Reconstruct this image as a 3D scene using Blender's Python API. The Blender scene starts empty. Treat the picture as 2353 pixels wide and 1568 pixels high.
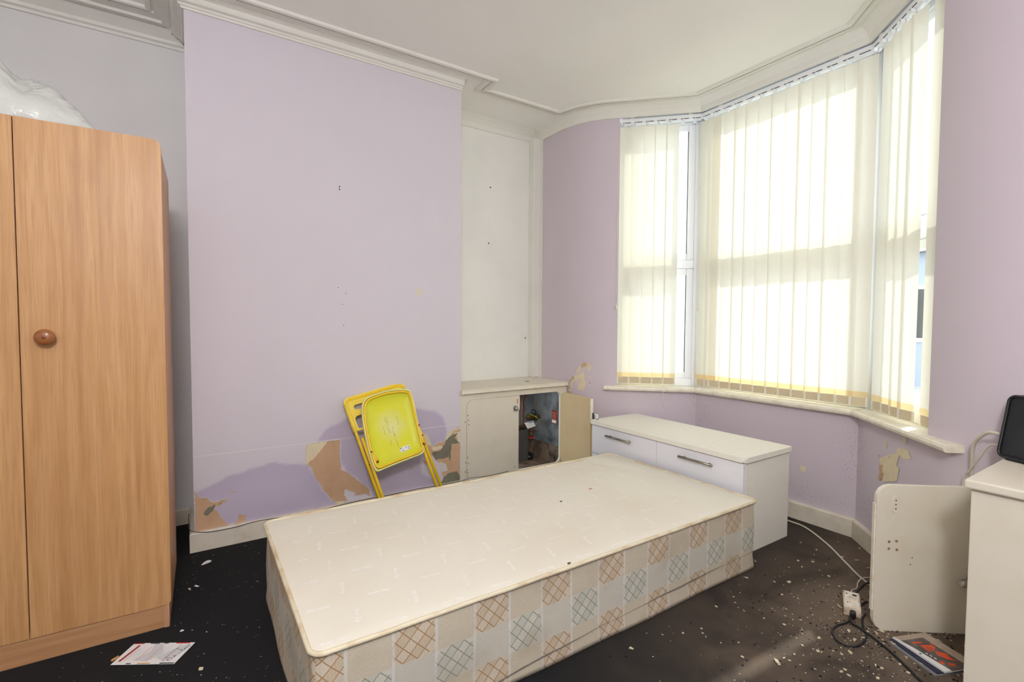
import bpy, bmesh, math, random
from mathutils import Vector, Matrix, noise
R = math.radians
C = bpy.context.scene.collection
sc = bpy.context.scene

# ---------------------------------------------------------------- camera, light, exposure
cam = bpy.data.cameras.new('camera'); cam.sensor_width = 36; cam.lens = 17.098; cam.clip_start = .02
co = bpy.data.objects.new('camera', cam); C.objects.link(co); sc.camera = co
yaw, pit, rol = R(56.76), R(-2.28), R(.30)
f = Vector((math.cos(yaw)*math.cos(pit), math.sin(yaw)*math.cos(pit), math.sin(pit)))
r = Vector((math.sin(yaw), -math.cos(yaw), 0)); u = r.cross(f)
r2 = r*math.cos(rol)+u*math.sin(rol); u2 = -r*math.sin(rol)+u*math.cos(rol)
co.matrix_world = Matrix(((r2.x, u2.x, -f.x, 0), (r2.y, u2.y, -f.y, 0), (r2.z, u2.z, -f.z, 1.10), (0, 0, 0, 1)))

sc.view_settings.view_transform = 'Standard'; sc.view_settings.look = 'None'
sc.view_settings.gamma = 1; sc.view_settings.use_curve_mapping = False
sc.view_settings.exposure = 0.9
sc.cycles.max_bounces = 14; sc.cycles.diffuse_bounces = 8; sc.cycles.transparent_max_bounces = 16
sc.cycles.use_denoising = True

w = bpy.data.worlds.new('sky'); sc.world = w; w.use_nodes = True
bg = w.node_tree.nodes['Background']; bg.inputs[0].default_value = (.86, .93, 1, 1); bg.inputs[1].default_value = 2.15
sun = bpy.data.lights.new('sun', 'SUN'); sun.energy = 3.9; sun.angle = R(1.3); sun.color = (1, .95, .86)
so = bpy.data.objects.new('sun', sun); C.objects.link(so)
FILL_GLOW = 66  # glow of the fill globe added behind the camera
so.rotation_euler = Vector((-1, .06, -1.02)).to_track_quat('-Z', 'Y').to_euler()

# ---------------------------------------------------------------- materials
def M(name, col, rough=.6, metal=0, noise_amt=0, noise_scale=8, bump=0, bump_scale=60, spec=.4, coat=0, col2=None, stretch=None):
    m = bpy.data.materials.new(name); m.use_nodes = True; nt = m.node_tree
    b = nt.nodes['Principled BSDF']
    b.inputs['Base Color'].default_value = (*col, 1); b.inputs['Roughness'].default_value = rough
    b.inputs['Metallic'].default_value = metal; b.inputs['Specular IOR Level'].default_value = spec
    b.inputs['Coat Weight'].default_value = coat
    tc = nt.nodes.new('ShaderNodeTexCoord'); mp = nt.nodes.new('ShaderNodeMapping')
    nt.links.new(tc.outputs['Object'], mp.inputs[0])
    if stretch: mp.inputs['Scale'].default_value = stretch
    if noise_amt:
        n = nt.nodes.new('ShaderNodeTexNoise'); n.inputs['Scale'].default_value = noise_scale; n.inputs['Detail'].default_value = 6
        nt.links.new(mp.outputs[0], n.inputs[0])
        mx = nt.nodes.new('ShaderNodeMix'); mx.data_type = 'RGBA'
        c2 = col2 or tuple(c*.6 for c in col)
        mx.inputs[6].default_value = (*col, 1); mx.inputs[7].default_value = (*c2, 1)
        rm = nt.nodes.new('ShaderNodeMapRange'); rm.inputs[1].default_value = .45; rm.inputs[2].default_value = .75; rm.inputs[4].default_value = noise_amt
        nt.links.new(n.outputs[0], rm.inputs[0]); nt.links.new(rm.outputs[0], mx.inputs[0]); nt.links.new(mx.outputs[2], b.inputs['Base Color'])
    if bump:
        n2 = nt.nodes.new('ShaderNodeTexNoise'); n2.inputs['Scale'].default_value = bump_scale; n2.inputs['Detail'].default_value = 4
        nt.links.new(mp.outputs[0], n2.inputs[0])
        bp = nt.nodes.new('ShaderNodeBump'); bp.inputs['Strength'].default_value = bump; bp.inputs['Distance'].default_value = .004
        nt.links.new(n2.outputs[0], bp.inputs['Height']); nt.links.new(bp.outputs[0], b.inputs['Normal'])
    return m
def s2l(*c): return tuple(((x/255)/12.92 if x/255 <= .04045 else ((x/255+.055)/1.055)**2.4) for x in c)
def nodes(m): return m.node_tree, m.node_tree.nodes, m.node_tree.links, m.node_tree.nodes['Principled BSDF']
def math_node(nt, op, a, b=None, c=None):
    n = nt.nodes.new('ShaderNodeMath'); n.operation = op
    for i, v in enumerate((a, b, c)):
        if v is None: continue
        if isinstance(v, (int, float)): n.inputs[i].default_value = v
        else: nt.links.new(v, n.inputs[i])
    return n.outputs[0]
def mix(nt, fac, a, b):
    n = nt.nodes.new('ShaderNodeMix'); n.data_type = 'RGBA'
    for i, v in ((0, fac), (6, a), (7, b)):
        if isinstance(v, tuple): n.inputs[i].default_value = (*v, 1)
        elif isinstance(v, (int, float)): n.inputs[i].default_value = v
        else: nt.links.new(v, n.inputs[i])
    return n.outputs[2]

PURPLE = s2l(216, 210, 218)
def wall_paint(name, col, stain_shade_col, mould=0):
    m = M(name, col, rough=.75, bump=.12, bump_scale=220, spec=.25)
    nt, N, L, b = nodes(m)
    at = N.new('ShaderNodeAttribute'); at.attribute_name = 'damp_shade'
    tc = N.new('ShaderNodeTexCoord')
    n = N.new('ShaderNodeTexNoise'); n.inputs['Scale'].default_value = 2.2; n.inputs['Detail'].default_value = 5; L.new(tc.outputs['Object'], n.inputs[0])
    f0 = math_node(nt, 'MULTIPLY', n.outputs[0], .22)
    base = mix(nt, f0, col, tuple(c*.86 for c in col))
    o = mix(nt, at.outputs['Fac'], base, stain_shade_col)  # tints damp stains and the chair's painted shadow
    if mould:
        am = N.new('ShaderNodeAttribute'); am.attribute_name = 'mould'
        for sc_, th in ((130, .60), (400, .62)):
            n2 = N.new('ShaderNodeTexNoise'); n2.inputs['Scale'].default_value = sc_; n2.inputs['Detail'].default_value = 3; L.new(tc.outputs['Object'], n2.inputs[0])
            t = math_node(nt, 'ADD', n2.outputs[0], math_node(nt, 'MULTIPLY', am.outputs['Fac'], .10))
            s = N.new('ShaderNodeMapRange'); s.inputs[1].default_value = th+.10; s.inputs[2].default_value = th+.16; L.new(t, s.inputs[0])
            o = mix(nt, math_node(nt, 'MULTIPLY', math_node(nt, 'MULTIPLY', s.outputs[0], .5), math_node(nt, 'GREATER_THAN', am.outputs['Fac'], .03)), o, s2l(100, 88, 96))
    L.new(o, b.inputs['Base Color'])
    return m
m_purple = wall_paint('purple_wallpaper', PURPLE, s2l(186, 173, 198))
m_purple_bay = wall_paint('purple_bay_wallpaper', s2l(210, 199, 208), s2l(182, 166, 190), 1)
m_white_wall = M('cream_white_wall', s2l(236, 236, 230), .7, noise_amt=.15, noise_scale=3, bump=.08, bump_scale=150, spec=.25)
m_grey_wall = M('grey_white_wall', s2l(224, 223, 222), .7, noise_amt=.15, noise_scale=3, bump=.05, bump_scale=150, spec=.25)
m_ceiling = M('ceiling_paint', s2l(246, 245, 240), .8, noise_amt=.12, noise_scale=1.5, bump=.1, bump_scale=90, spec=.2)
m_cornice = M('cornice_paint', s2l(230, 229, 221), .6, noise_amt=.1, noise_scale=6, spec=.3)
m_tan = M('bare_plaster_tan', s2l(206, 171, 138), .85, noise_amt=.4, noise_scale=14, col2=s2l(184, 148, 118), spec=.15)
m_pale = M('paper_backing_pale', s2l(226, 214, 182), .85, noise_amt=.3, noise_scale=20, col2=s2l(206, 190, 150), spec=.15)
m_cement = M('grey_cement', s2l(132, 128, 112), .9, noise_amt=.5, noise_scale=25, bump=.3, spec=.1)
m_skirt = M('skirting_paint', s2l(222, 215, 198), .5, noise_amt=.35, noise_scale=14, col2=s2l(170, 158, 138), spec=.35)
m_cream = M('cream_gloss_paint', s2l(223, 216, 199), .45, noise_amt=.25, noise_scale=9, col2=s2l(202, 188, 158), spec=.4)
m_creamdark = M('cream_inside_paint', s2l(205, 184, 142), .6, noise_amt=.4, noise_scale=7, col2=s2l(188, 160, 116), spec=.3)
m_upvc = M('white_upvc', s2l(240, 243, 246), .3, spec=.5)
m_sill = M('sill_paint', s2l(232, 226, 208), .4, noise_amt=.45, noise_scale=30, col2=s2l(188, 172, 142), spec=.4)
m_white_lam = M('white_laminate', s2l(230, 231, 238), .38, spec=.45)
m_white_top = M('white_top', s2l(235, 232, 220), .5, noise_amt=.1, noise_scale=40, spec=.4)
m_steel = M('brushed_steel', s2l(150, 142, 132), .32, metal=.9)
m_chrome = M('chrome', s2l(190, 190, 188), .15, metal=1)
m_yellow = M('yellow_painted_steel', s2l(243, 203, 40), .35, noise_amt=.15, noise_scale=30, col2=s2l(214, 160, 30), spec=.5)
m_yback = M('yellow_plastic', s2l(242, 214, 80), .45, spec=.4)
m_seat = M('lime_yellow_plastic', s2l(222, 222, 46), .45, noise_amt=.25, noise_scale=9, col2=s2l(214, 210, 110), spec=.45)
nt, N, L, b = nodes(m_seat); _tc = N.new('ShaderNodeTexCoord'); _vd = N.new('ShaderNodeVectorMath'); _vd.operation = 'DISTANCE'; _vd.inputs[1].default_value = (.185, .53, .03)
L.new(_tc.outputs['Object'], _vd.inputs[0]); _n = N.new('ShaderNodeTexNoise'); _n.inputs['Scale'].default_value = 22; _n.inputs['Detail'].default_value = 6; L.new(_tc.outputs['Object'], _n.inputs[0])
_r = N.new('ShaderNodeMapRange'); _r.inputs[1].default_value = .10; _r.inputs[2].default_value = .01; L.new(_vd.outputs['Value'], _r.inputs[0])
_old = b.inputs['Base Color'].links[0].from_socket
L.new(mix(nt, math_node(nt, 'MULTIPLY', math_node(nt, 'MULTIPLY', _r.outputs[0], _n.outputs[0]), 1.15), _old, s2l(228, 226, 190)), b.inputs['Base Color'])
m_seatrim = M('pale_lime_rim', s2l(228, 228, 150), .4, spec=.4)
m_rust = M('rust', s2l(140, 72, 30), .8, noise_amt=.6, noise_scale=120)
m_scuff = M('scuffed_plastic', s2l(226, 222, 150), .7, noise_amt=.5, noise_scale=50, col2=s2l(205, 200, 110))
m_black = M('black_plastic', s2l(26, 28, 31), .4, spec=.5)
m_mesh = M('black_mesh', s2l(38, 40, 43), .7, bump=.8, bump_scale=500)
m_cablew = M('white_cable', s2l(206, 199, 180), .5)
m_cableb = M('black_cable', s2l(30, 30, 32), .45)
m_knob = M('varnished_wood_knob', s2l(150, 92, 48), .3, noise_amt=.5, noise_scale=40, coat=.4, stretch=(1, 1, 4))
m_copper = M('old_copper_pipe', s2l(104, 72, 56), .5, metal=.2, noise_amt=.4, noise_scale=30)
m_brass = M('brass', s2l(104, 84, 46), .55, metal=.5, noise_amt=.8, noise_scale=60)
m_red = M('red_plastic', s2l(205, 44, 30), .5)
m_darkred = M('dark_red_print', s2l(150, 40, 38), .5)
m_paper = M('white_paper', s2l(228, 228, 228), .5)
m_greybox = M('grey_meter_box', s2l(74, 72, 70), .7, noise_amt=.4, noise_scale=10)
m_flake = M('plaster_flake', s2l(198, 186, 158), .85, noise_amt=.3, noise_scale=60)
m_green = M('green_yellow_wire', s2l(120, 160, 70), .5, noise_amt=1, noise_scale=60, col2=s2l(200, 190, 70))
m_brownw = M('brown_wire', s2l(150, 112, 80), .5)
m_shoe = M('dark_slot', s2l(60, 62, 64), .6)
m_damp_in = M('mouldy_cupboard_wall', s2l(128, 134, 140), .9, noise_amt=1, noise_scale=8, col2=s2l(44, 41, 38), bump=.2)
m_dirty = M('dirty_skirting', s2l(124, 106, 92), .85, noise_amt=1, noise_scale=14, col2=s2l(44, 34, 30))
m_edge = M('door_edge_strip', s2l(196, 142, 84), .5)

# beech laminate, grain running along object Z
def beech(name, axis='Z', base=(207, 161, 108), dark=(172, 122, 74)):
    m = M(name, s2l(*base), .42, spec=.4); nt, N, L, b = nodes(m)
    tc = N.new('ShaderNodeTexCoord'); mp = N.new('ShaderNodeMapping'); L.new(tc.outputs['Object'], mp.inputs[0])
    mp.inputs['Scale'].default_value = (1, 1, .028) if axis == 'Z' else (.028, 1, 1)
    n = N.new('ShaderNodeTexNoise'); n.inputs['Scale'].default_value = 34; n.inputs['Detail'].default_value = 12; n.inputs['Distortion'].default_value = .6; L.new(mp.outputs[0], n.inputs[0])
    mp2 = N.new('ShaderNodeMapping'); L.new(tc.outputs['Object'], mp2.inputs[0]); mp2.inputs['Scale'].default_value = (1, 1, .16) if axis == 'Z' else (.16, 1, 1)
    wv = N.new('ShaderNodeTexWave'); wv.bands_direction = 'X' if axis == 'Z' else 'Z'; wv.inputs['Scale'].default_value = 7; wv.inputs['Distortion'].default_value = 16
    wv.inputs['Detail'].default_value = 3; wv.inputs['Detail Scale'].default_value = 1.1; L.new(mp2.outputs[0], wv.inputs[0])
    _q = N.new('ShaderNodeMapRange'); _q.inputs[1].default_value = .2; _q.inputs[2].default_value = .8; L.new(n.outputs[0], _q.inputs[0]); c1 = mix(nt, _q.outputs[0], s2l(*base), s2l(*dark))
    n3 = N.new('ShaderNodeTexNoise'); n3.inputs['Scale'].default_value = 260; n3.inputs['Detail'].default_value = 5; L.new(mp.outputs[0], n3.inputs[0])
    c2 = mix(nt, math_node(nt, 'MULTIPLY', wv.outputs['Fac'], .16), c1, s2l(226, 186, 142))
    r_ = N.new('ShaderNodeMapRange'); r_.inputs[1].default_value = .5; r_.inputs[2].default_value = .62; r_.inputs[4].default_value = .38; L.new(n3.outputs[0], r_.inputs[0])
    L.new(mix(nt, r_.outputs[0], c2, s2l(168, 120, 78)), b.inputs['Base Color'])
    return m
m_beech = beech('beech_laminate'); m_beech_h = beech('beech_laminate_plinth', 'X', (190, 146, 104), (160, 114, 76))
m_beech_side = beech('beech_side', 'Z', (196, 150, 118), (176, 128, 94))

# carpet
m_carpet = M('charcoal_carpet', s2l(40, 40, 41), .95, spec=.1, bump=.25, bump_scale=900)
nt, N, L, b = nodes(m_carpet)
tc = N.new('ShaderNodeTexCoord')
n = N.new('ShaderNodeTexNoise'); n.inputs['Scale'].default_value = 800; n.inputs['Detail'].default_value = 3; L.new(tc.outputs['Object'], n.inputs[0])
c1 = mix(nt, n.outputs[0], s2l(15, 15, 16), s2l(50, 50, 51))
n2 = N.new('ShaderNodeTexNoise'); n2.inputs['Scale'].default_value = 3.2; n2.inputs['Detail'].default_value = 6; n2.inputs['Distortion'].default_value = 1.2; L.new(tc.outputs['Object'], n2.inputs[0])
sx = N.new('ShaderNodeSeparateXYZ'); L.new(tc.outputs['Object'], sx.inputs[0])
grad = N.new('ShaderNodeMapRange'); grad.inputs[1].default_value = 1.5; grad.inputs[2].default_value = .8; L.new(sx.outputs['Y'], grad.inputs[0])
gx = N.new('ShaderNodeMapRange'); gx.inputs[1].default_value = .9; gx.inputs[2].default_value = 2.0; L.new(sx.outputs['X'], gx.inputs[0])
dust = math_node(nt, 'MULTIPLY', math_node(nt, 'MULTIPLY', grad.outputs[0], gx.outputs[0]), math_node(nt, 'MULTIPLY', math_node(nt, 'SUBTRACT', n2.outputs[0], .08), 2.1))
n3 = N.new('ShaderNodeTexNoise'); n3.inputs['Scale'].default_value = 520; n3.inputs['Detail'].default_value = 5; L.new(tc.outputs['Object'], n3.inputs[0])
rr = N.new('ShaderNodeMapRange'); rr.inputs[1].default_value = .2; rr.inputs[2].default_value = .62; L.new(n3.outputs[0], rr.inputs[0])
c2 = mix(nt, math_node(nt, 'MULTIPLY', dust, rr.outputs[0]), c1, s2l(126, 110, 95))
vo = N.new('ShaderNodeTexVoronoi'); vo.inputs['Scale'].default_value = 110; L.new(tc.outputs['Object'], vo.inputs[0])
n5 = N.new('ShaderNodeTexNoise'); n5.inputs['Scale'].default_value = 9; L.new(tc.outputs['Object'], n5.inputs[0])
sp = math_node(nt, 'LESS_THAN', vo.outputs['Distance'], math_node(nt, 'MULTIPLY', math_node(nt, 'SUBTRACT', n5.outputs[0], .48), .5))
c3 = mix(nt, math_node(nt, 'MULTIPLY', sp, .35), c2, s2l(150, 146, 140))
L.new(c3, b.inputs['Base Color'])

# blind cloth: lets daylight through
def cloth(name, col, t=.5):
    m = bpy.data.materials.new(name); m.use_nodes = True; nt = m.node_tree
    for n in list(nt.nodes):
        if n.type != 'OUTPUT_MATERIAL': nt.nodes.remove(n)
    d = nt.nodes.new('ShaderNodeBsdfDiffuse'); tr = nt.nodes.new('ShaderNodeBsdfTranslucent'); mx = nt.nodes.new('ShaderNodeMixShader')
    tc = nt.nodes.new('ShaderNodeTexCoord'); mp = nt.nodes.new('ShaderNodeMapping'); mp.inputs['Scale'].default_value = (1, 1, 6)
    n = nt.nodes.new('ShaderNodeTexNoise'); n.inputs['Scale'].default_value = 60; n.inputs['Detail'].default_value = 3
    nt.links.new(tc.outputs['Object'], mp.inputs[0]); nt.links.new(mp.outputs[0], n.inputs[0])
    c = mix(nt, n.outputs[0], col, tuple(x*.9 for x in col))
    nt.links.new(c, d.inputs[0]); nt.links.new(c, tr.inputs[0]); mx.inputs[0].default_value = t
    nt.links.new(d.outputs[0], mx.inputs[1]); nt.links.new(tr.outputs[0], mx.inputs[2])
    nt.links.new(mx.outputs[0], nt.nodes['Material Output'].inputs[0])
    return m
m_vane = cloth('cream_blind_cloth', s2l(246, 244, 230), .25)
m_hem = cloth('blind_hem', s2l(243, 222, 172), .3)
m_weight = cloth('blind_weight_pocket', s2l(222, 208, 178), .16)
m_chain = M('clear_bead_chain', s2l(225, 222, 210), .3)
m_bag = bpy.data.materials.new('clear_plastic_bag'); m_bag.use_nodes = True
nt = m_bag.node_tree; b = nt.nodes['Principled BSDF']; b.inputs['Base Color'].default_value = (*s2l(232, 235, 230), 1); b.inputs['Roughness'].default_value = .22
b.inputs['Alpha'].default_value = .72; b.inputs['Subsurface Weight'].default_value = 0
tcb = nt.nodes.new('ShaderNodeTexCoord'); nb = nt.nodes.new('ShaderNodeTexNoise'); nb.inputs['Scale'].default_value = 16; nb.inputs['Detail'].default_value = 4; nb.inputs['Distortion'].default_value = 2
nt.links.new(tcb.outputs['Object'], nb.inputs[0]); bb = nt.nodes.new('ShaderNodeBump'); bb.inputs['Strength'].default_value = .35; bb.inputs['Distance'].default_value = .02
nt.links.new(nb.outputs[0], bb.inputs['Height']); nt.links.new(bb.outputs[0], b.inputs['Normal'])
# window glass
m_glass = bpy.data.materials.new('window_glass'); m_glass.use_nodes = True; nt = m_glass.node_tree
nt.nodes.remove(nt.nodes['Principled BSDF'])
g = nt.nodes.new('ShaderNodeBsdfGlossy'); g.inputs['Roughness'].default_value = .02; t = nt.nodes.new('ShaderNodeBsdfTransparent'); t.inputs[0].default_value = (.95, .97, .97, 1)
mx = nt.nodes.new('ShaderNodeMixShader'); mx.inputs[0].default_value = .06
nt.links.new(t.outputs[0], mx.inputs[1]); nt.links.new(g.outputs[0], mx.inputs[2]); nt.links.new(mx.outputs[0], nt.nodes['Material Output'].inputs[0])

# ---------------------------------------------------------------- mesh helpers
def link(name, bm, mats, parent=None, smooth=False, loc=None):
    me = bpy.data.meshes.new(name)
    bmesh.ops.recalc_face_normals(bm, faces=bm.faces[:]) if bm.faces else None
    bm.to_mesh(me); bm.free()
    for m in (mats if isinstance(mats, (list, tuple)) else [mats]): me.materials.append(m)
    if smooth:
        for p in me.polygons: p.use_smooth = True
    o = bpy.data.objects.new(name, me); C.objects.link(o)
    if loc: o.location = loc
    if parent: o.parent = parent
    return o
def tag(o, label, cat, group=None):
    o['label'] = label; o['category'] = cat
    if group: o['group'] = group
    return o
def thing(name, label, cat, loc=(0, 0, 0), rz=0, group=None):
    o = bpy.data.objects.new(name, None); o.empty_display_size = .05; C.objects.link(o); o.location = loc; o.rotation_euler = (0, 0, rz)
    return tag(o, label, cat, group)
def struct(o): o['kind'] = 'structure'; return o
def box(bm, x0, x1, y0, y1, z0, z1, bev=0, seg=2, mi=0):
    vs = [bm.verts.new((x, y, z)) for x in (x0, x1) for y in (y0, y1) for z in (z0, z1)]
    fs = [bm.faces.new([vs[i] for i in q]) for q in ((0, 1, 3, 2), (4, 6, 7, 5), (0, 4, 5, 1), (2, 3, 7, 6), (0, 2, 6, 4), (1, 5, 7, 3))]
    for q in fs: q.material_index = mi
    if bev:
        es = list({e for q in fs for e in q.edges})
        bmesh.ops.bevel(bm, geom=es, offset=bev, segments=seg, affect='EDGES', profile=.5)
    return fs
def BX(*a, **k): bm = bmesh.new(); box(bm, *a, **k); return bm
def prism(bm, pts, d, mi=0, bev=0):
    """closed outline pts (3D) extruded along vector d"""
    a = [bm.verts.new(p) for p in pts]; d = Vector(d); b_ = [bm.verts.new(Vector(p)+d) for p in pts]; n = len(pts)
    fs = [bm.faces.new(a), bm.faces.new(b_[::-1])] + [bm.faces.new((a[i], b_[i], b_[(i+1) % n], a[(i+1) % n])) for i in range(n)]
    for q in fs: q.material_index = mi
    if bev:
        es = [e for q in fs[:2] for e in q.edges]; bmesh.ops.bevel(bm, geom=es, offset=bev, segments=2, affect='EDGES')
    return fs
def smooth_path(pts, n=6):
    P = [Vector(p) for p in pts]; out = []
    for i in range(len(P)-1):
        p0 = P[max(i-1, 0)]; p1 = P[i]; p2 = P[i+1]; p3 = P[min(i+2, len(P)-1)]
        for k in range(n):
            t = k/n; out.append(.5*((2*p1)+(-p0+p2)*t+(2*p0-5*p1+4*p2-p3)*t*t+(-p0+3*p1-3*p2+p3)*t**3))
    return out+[P[-1]]
def tube(bm, pts, rad, seg=10, closed=False, mi=0, flat=1):
    P = [Vector(p) for p in pts]; n = len(P); rings = []
    up = None
    for i in range(n):
        a = P[i-1] if (closed or i > 0) else P[i]; c = P[(i+1) % n] if (closed or i < n-1) else P[i]
        t = (c-a).normalized()
        if up is None: up = Vector((0, 0, 1)) if abs(t.z) < .9 else Vector((1, 0, 0))
        s = t.cross(up).normalized(); up = s.cross(t).normalized()
        rd = rad[i] if isinstance(rad, (list, tuple)) else rad
        rings.append([bm.verts.new(P[i]+(s*math.cos(2*math.pi*k/seg)+up*math.sin(2*math.pi*k/seg)*flat)*rd) for k in range(seg)])
    m_ = n if closed else n-1
    for i in range(m_):
        A = rings[i]; B_ = rings[(i+1) % n]
        for k in range(seg):
            q = bm.faces.new((A[k], A[(k+1) % seg], B_[(k+1) % seg], B_[k])); q.smooth = True; q.material_index = mi
    if not closed:
        bm.faces.new(rings[0][::-1]).material_index = mi; bm.faces.new(rings[-1]).material_index = mi
def TB(*a, **k): bm = bmesh.new(); tube(bm, *a, **k); return bm
def lathe(bm, prof, origin=(0, 0, 0), axis=(0, 0, 1), seg=24, mi=0):
    q = Vector((0, 0, 1)).rotation_difference(Vector(axis)); o = Vector(origin); rings = []
    for rd, h in prof:
        rings.append([bm.verts.new(o+q @ Vector((rd*math.cos(2*math.pi*k/seg), rd*math.sin(2*math.pi*k/seg), h))) for k in range(seg)])
    for A, B_ in zip(rings[:-1], rings[1:]):
        for k in range(seg):
            fc = bm.faces.new((A[k], A[(k+1) % seg], B_[(k+1) % seg], B_[k])); fc.smooth = True; fc.material_index = mi
    bm.faces.new(rings[0][::-1]).material_index = mi; bm.faces.new(rings[-1]).material_index = mi
def offset_path(path, d, side=1):
    """2D polyline offset to its left (side=1) with mitres"""
    P = [Vector(p) for p in path]; out = []
    nor = []
    for a, c in zip(P[:-1], P[1:]):
        t = (c-a).normalized(); nor.append(Vector((-t.y, t.x))*side)
    for i, p in enumerate(P):
        if i == 0: out.append(p+nor[0]*d)
        elif i == len(P)-1: out.append(p+nor[-1]*d)
        else:
            m_ = (nor[i-1]+nor[i]); m_ = m_/max(m_.length_squared, 1e-6)*2
            out.append(p+m_*d)
    return out
def sweep(bm, path, prof, side=1, mi=0, cap=True):
    rows = [[bm.verts.new((q.x, q.y, z)) for q in offset_path(path, d, side)] for d, z in prof]
    for A, B_ in zip(rows[:-1], rows[1:]):
        for i in range(len(A)-1): bm.faces.new((A[i], A[i+1], B_[i+1], B_[i])).material_index = mi
    if cap and len(rows) > 2:
        bm.faces.new([q[0] for q in rows]); bm.faces.new([q[-1] for q in rows][::-1])
def rrect(u0, u1, v0, v1, rs, n=6):
    """rounded rectangle outline, rs = radius at (u0v0, u1v0, u1v1, u0v1)"""
    out = []
    for (cx, cy, a0), rd in zip(((u0, v0, 180), (u1, v0, 270), (u1, v1, 0), (u0, v1, 90)), rs):
        sx_ = 1 if cx == u0 else -1; sy_ = 1 if cy == v0 else -1
        if rd <= 0: out.append((cx, cy)); continue
        for k in range(n+1):
            a = R(a0+90*k/n); out.append((cx+sx_*rd+rd*math.cos(a), cy+sy_*rd+rd*math.sin(a)))
    return out
def inpoly(x, y, P):
    c = False; j = len(P)-1
    for i in range(len(P)):
        if (P[i][1] > y) != (P[j][1] > y) and x < (P[j][0]-P[i][0])*(y-P[i][1])/(P[j][1]-P[i][1])+P[i][0]: c = not c
        j = i
    return c
def dpoly(x, y, P):
    best = 9
    for i in range(len(P)):
        ax, ay = P[i-1]; bx, by = P[i]; dx, dy = bx-ax, by-ay
        t = max(0, min(1, ((x-ax)*dx+(y-ay)*dy)/(dx*dx+dy*dy+1e-12))); d = math.hypot(x-ax-t*dx, y-ay-t*dy)
        best = min(best, d)
    return best
def ragged(P, amp=.0035, step=.01, seed=0):
    rnd = random.Random(seed); out = []
    for i in range(len(P)):
        a = Vector(P[i-1]); c = Vector(P[i]); L_ = (c-a).length; n_ = max(1, int(L_/step)); t = (c-a)/max(L_, 1e-6); nn = Vector((-t.y, t.x))
        for k in range(n_): out.append(tuple(a+(c-a)*k/n_+nn*(rnd.uniform(-amp, amp) if k else 0)))
    return out
def text_mesh(bm, s, size, mat, mi=0, width=None):
    cu = bpy.data.curves.new('t', 'FONT'); cu.body = s; cu.size = size; cu.shear = .3; cu.resolution_u = 2; cu.align_x = 'CENTER'; cu.align_y = 'CENTER'
    ob = bpy.data.objects.new('t', cu); C.objects.link(ob)
    dg = bpy.context.evaluated_depsgraph_get(); me = bpy.data.meshes.new_from_object(ob.evaluated_get(dg))
    bpy.data.objects.remove(ob); me.transform(mat); k0 = len(bm.faces); bm.from_mesh(me); bm.faces.ensure_lookup_table()
    for fc in bm.faces[k0:]: fc.material_index = mi
    bpy.data.meshes.remove(me)
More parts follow.
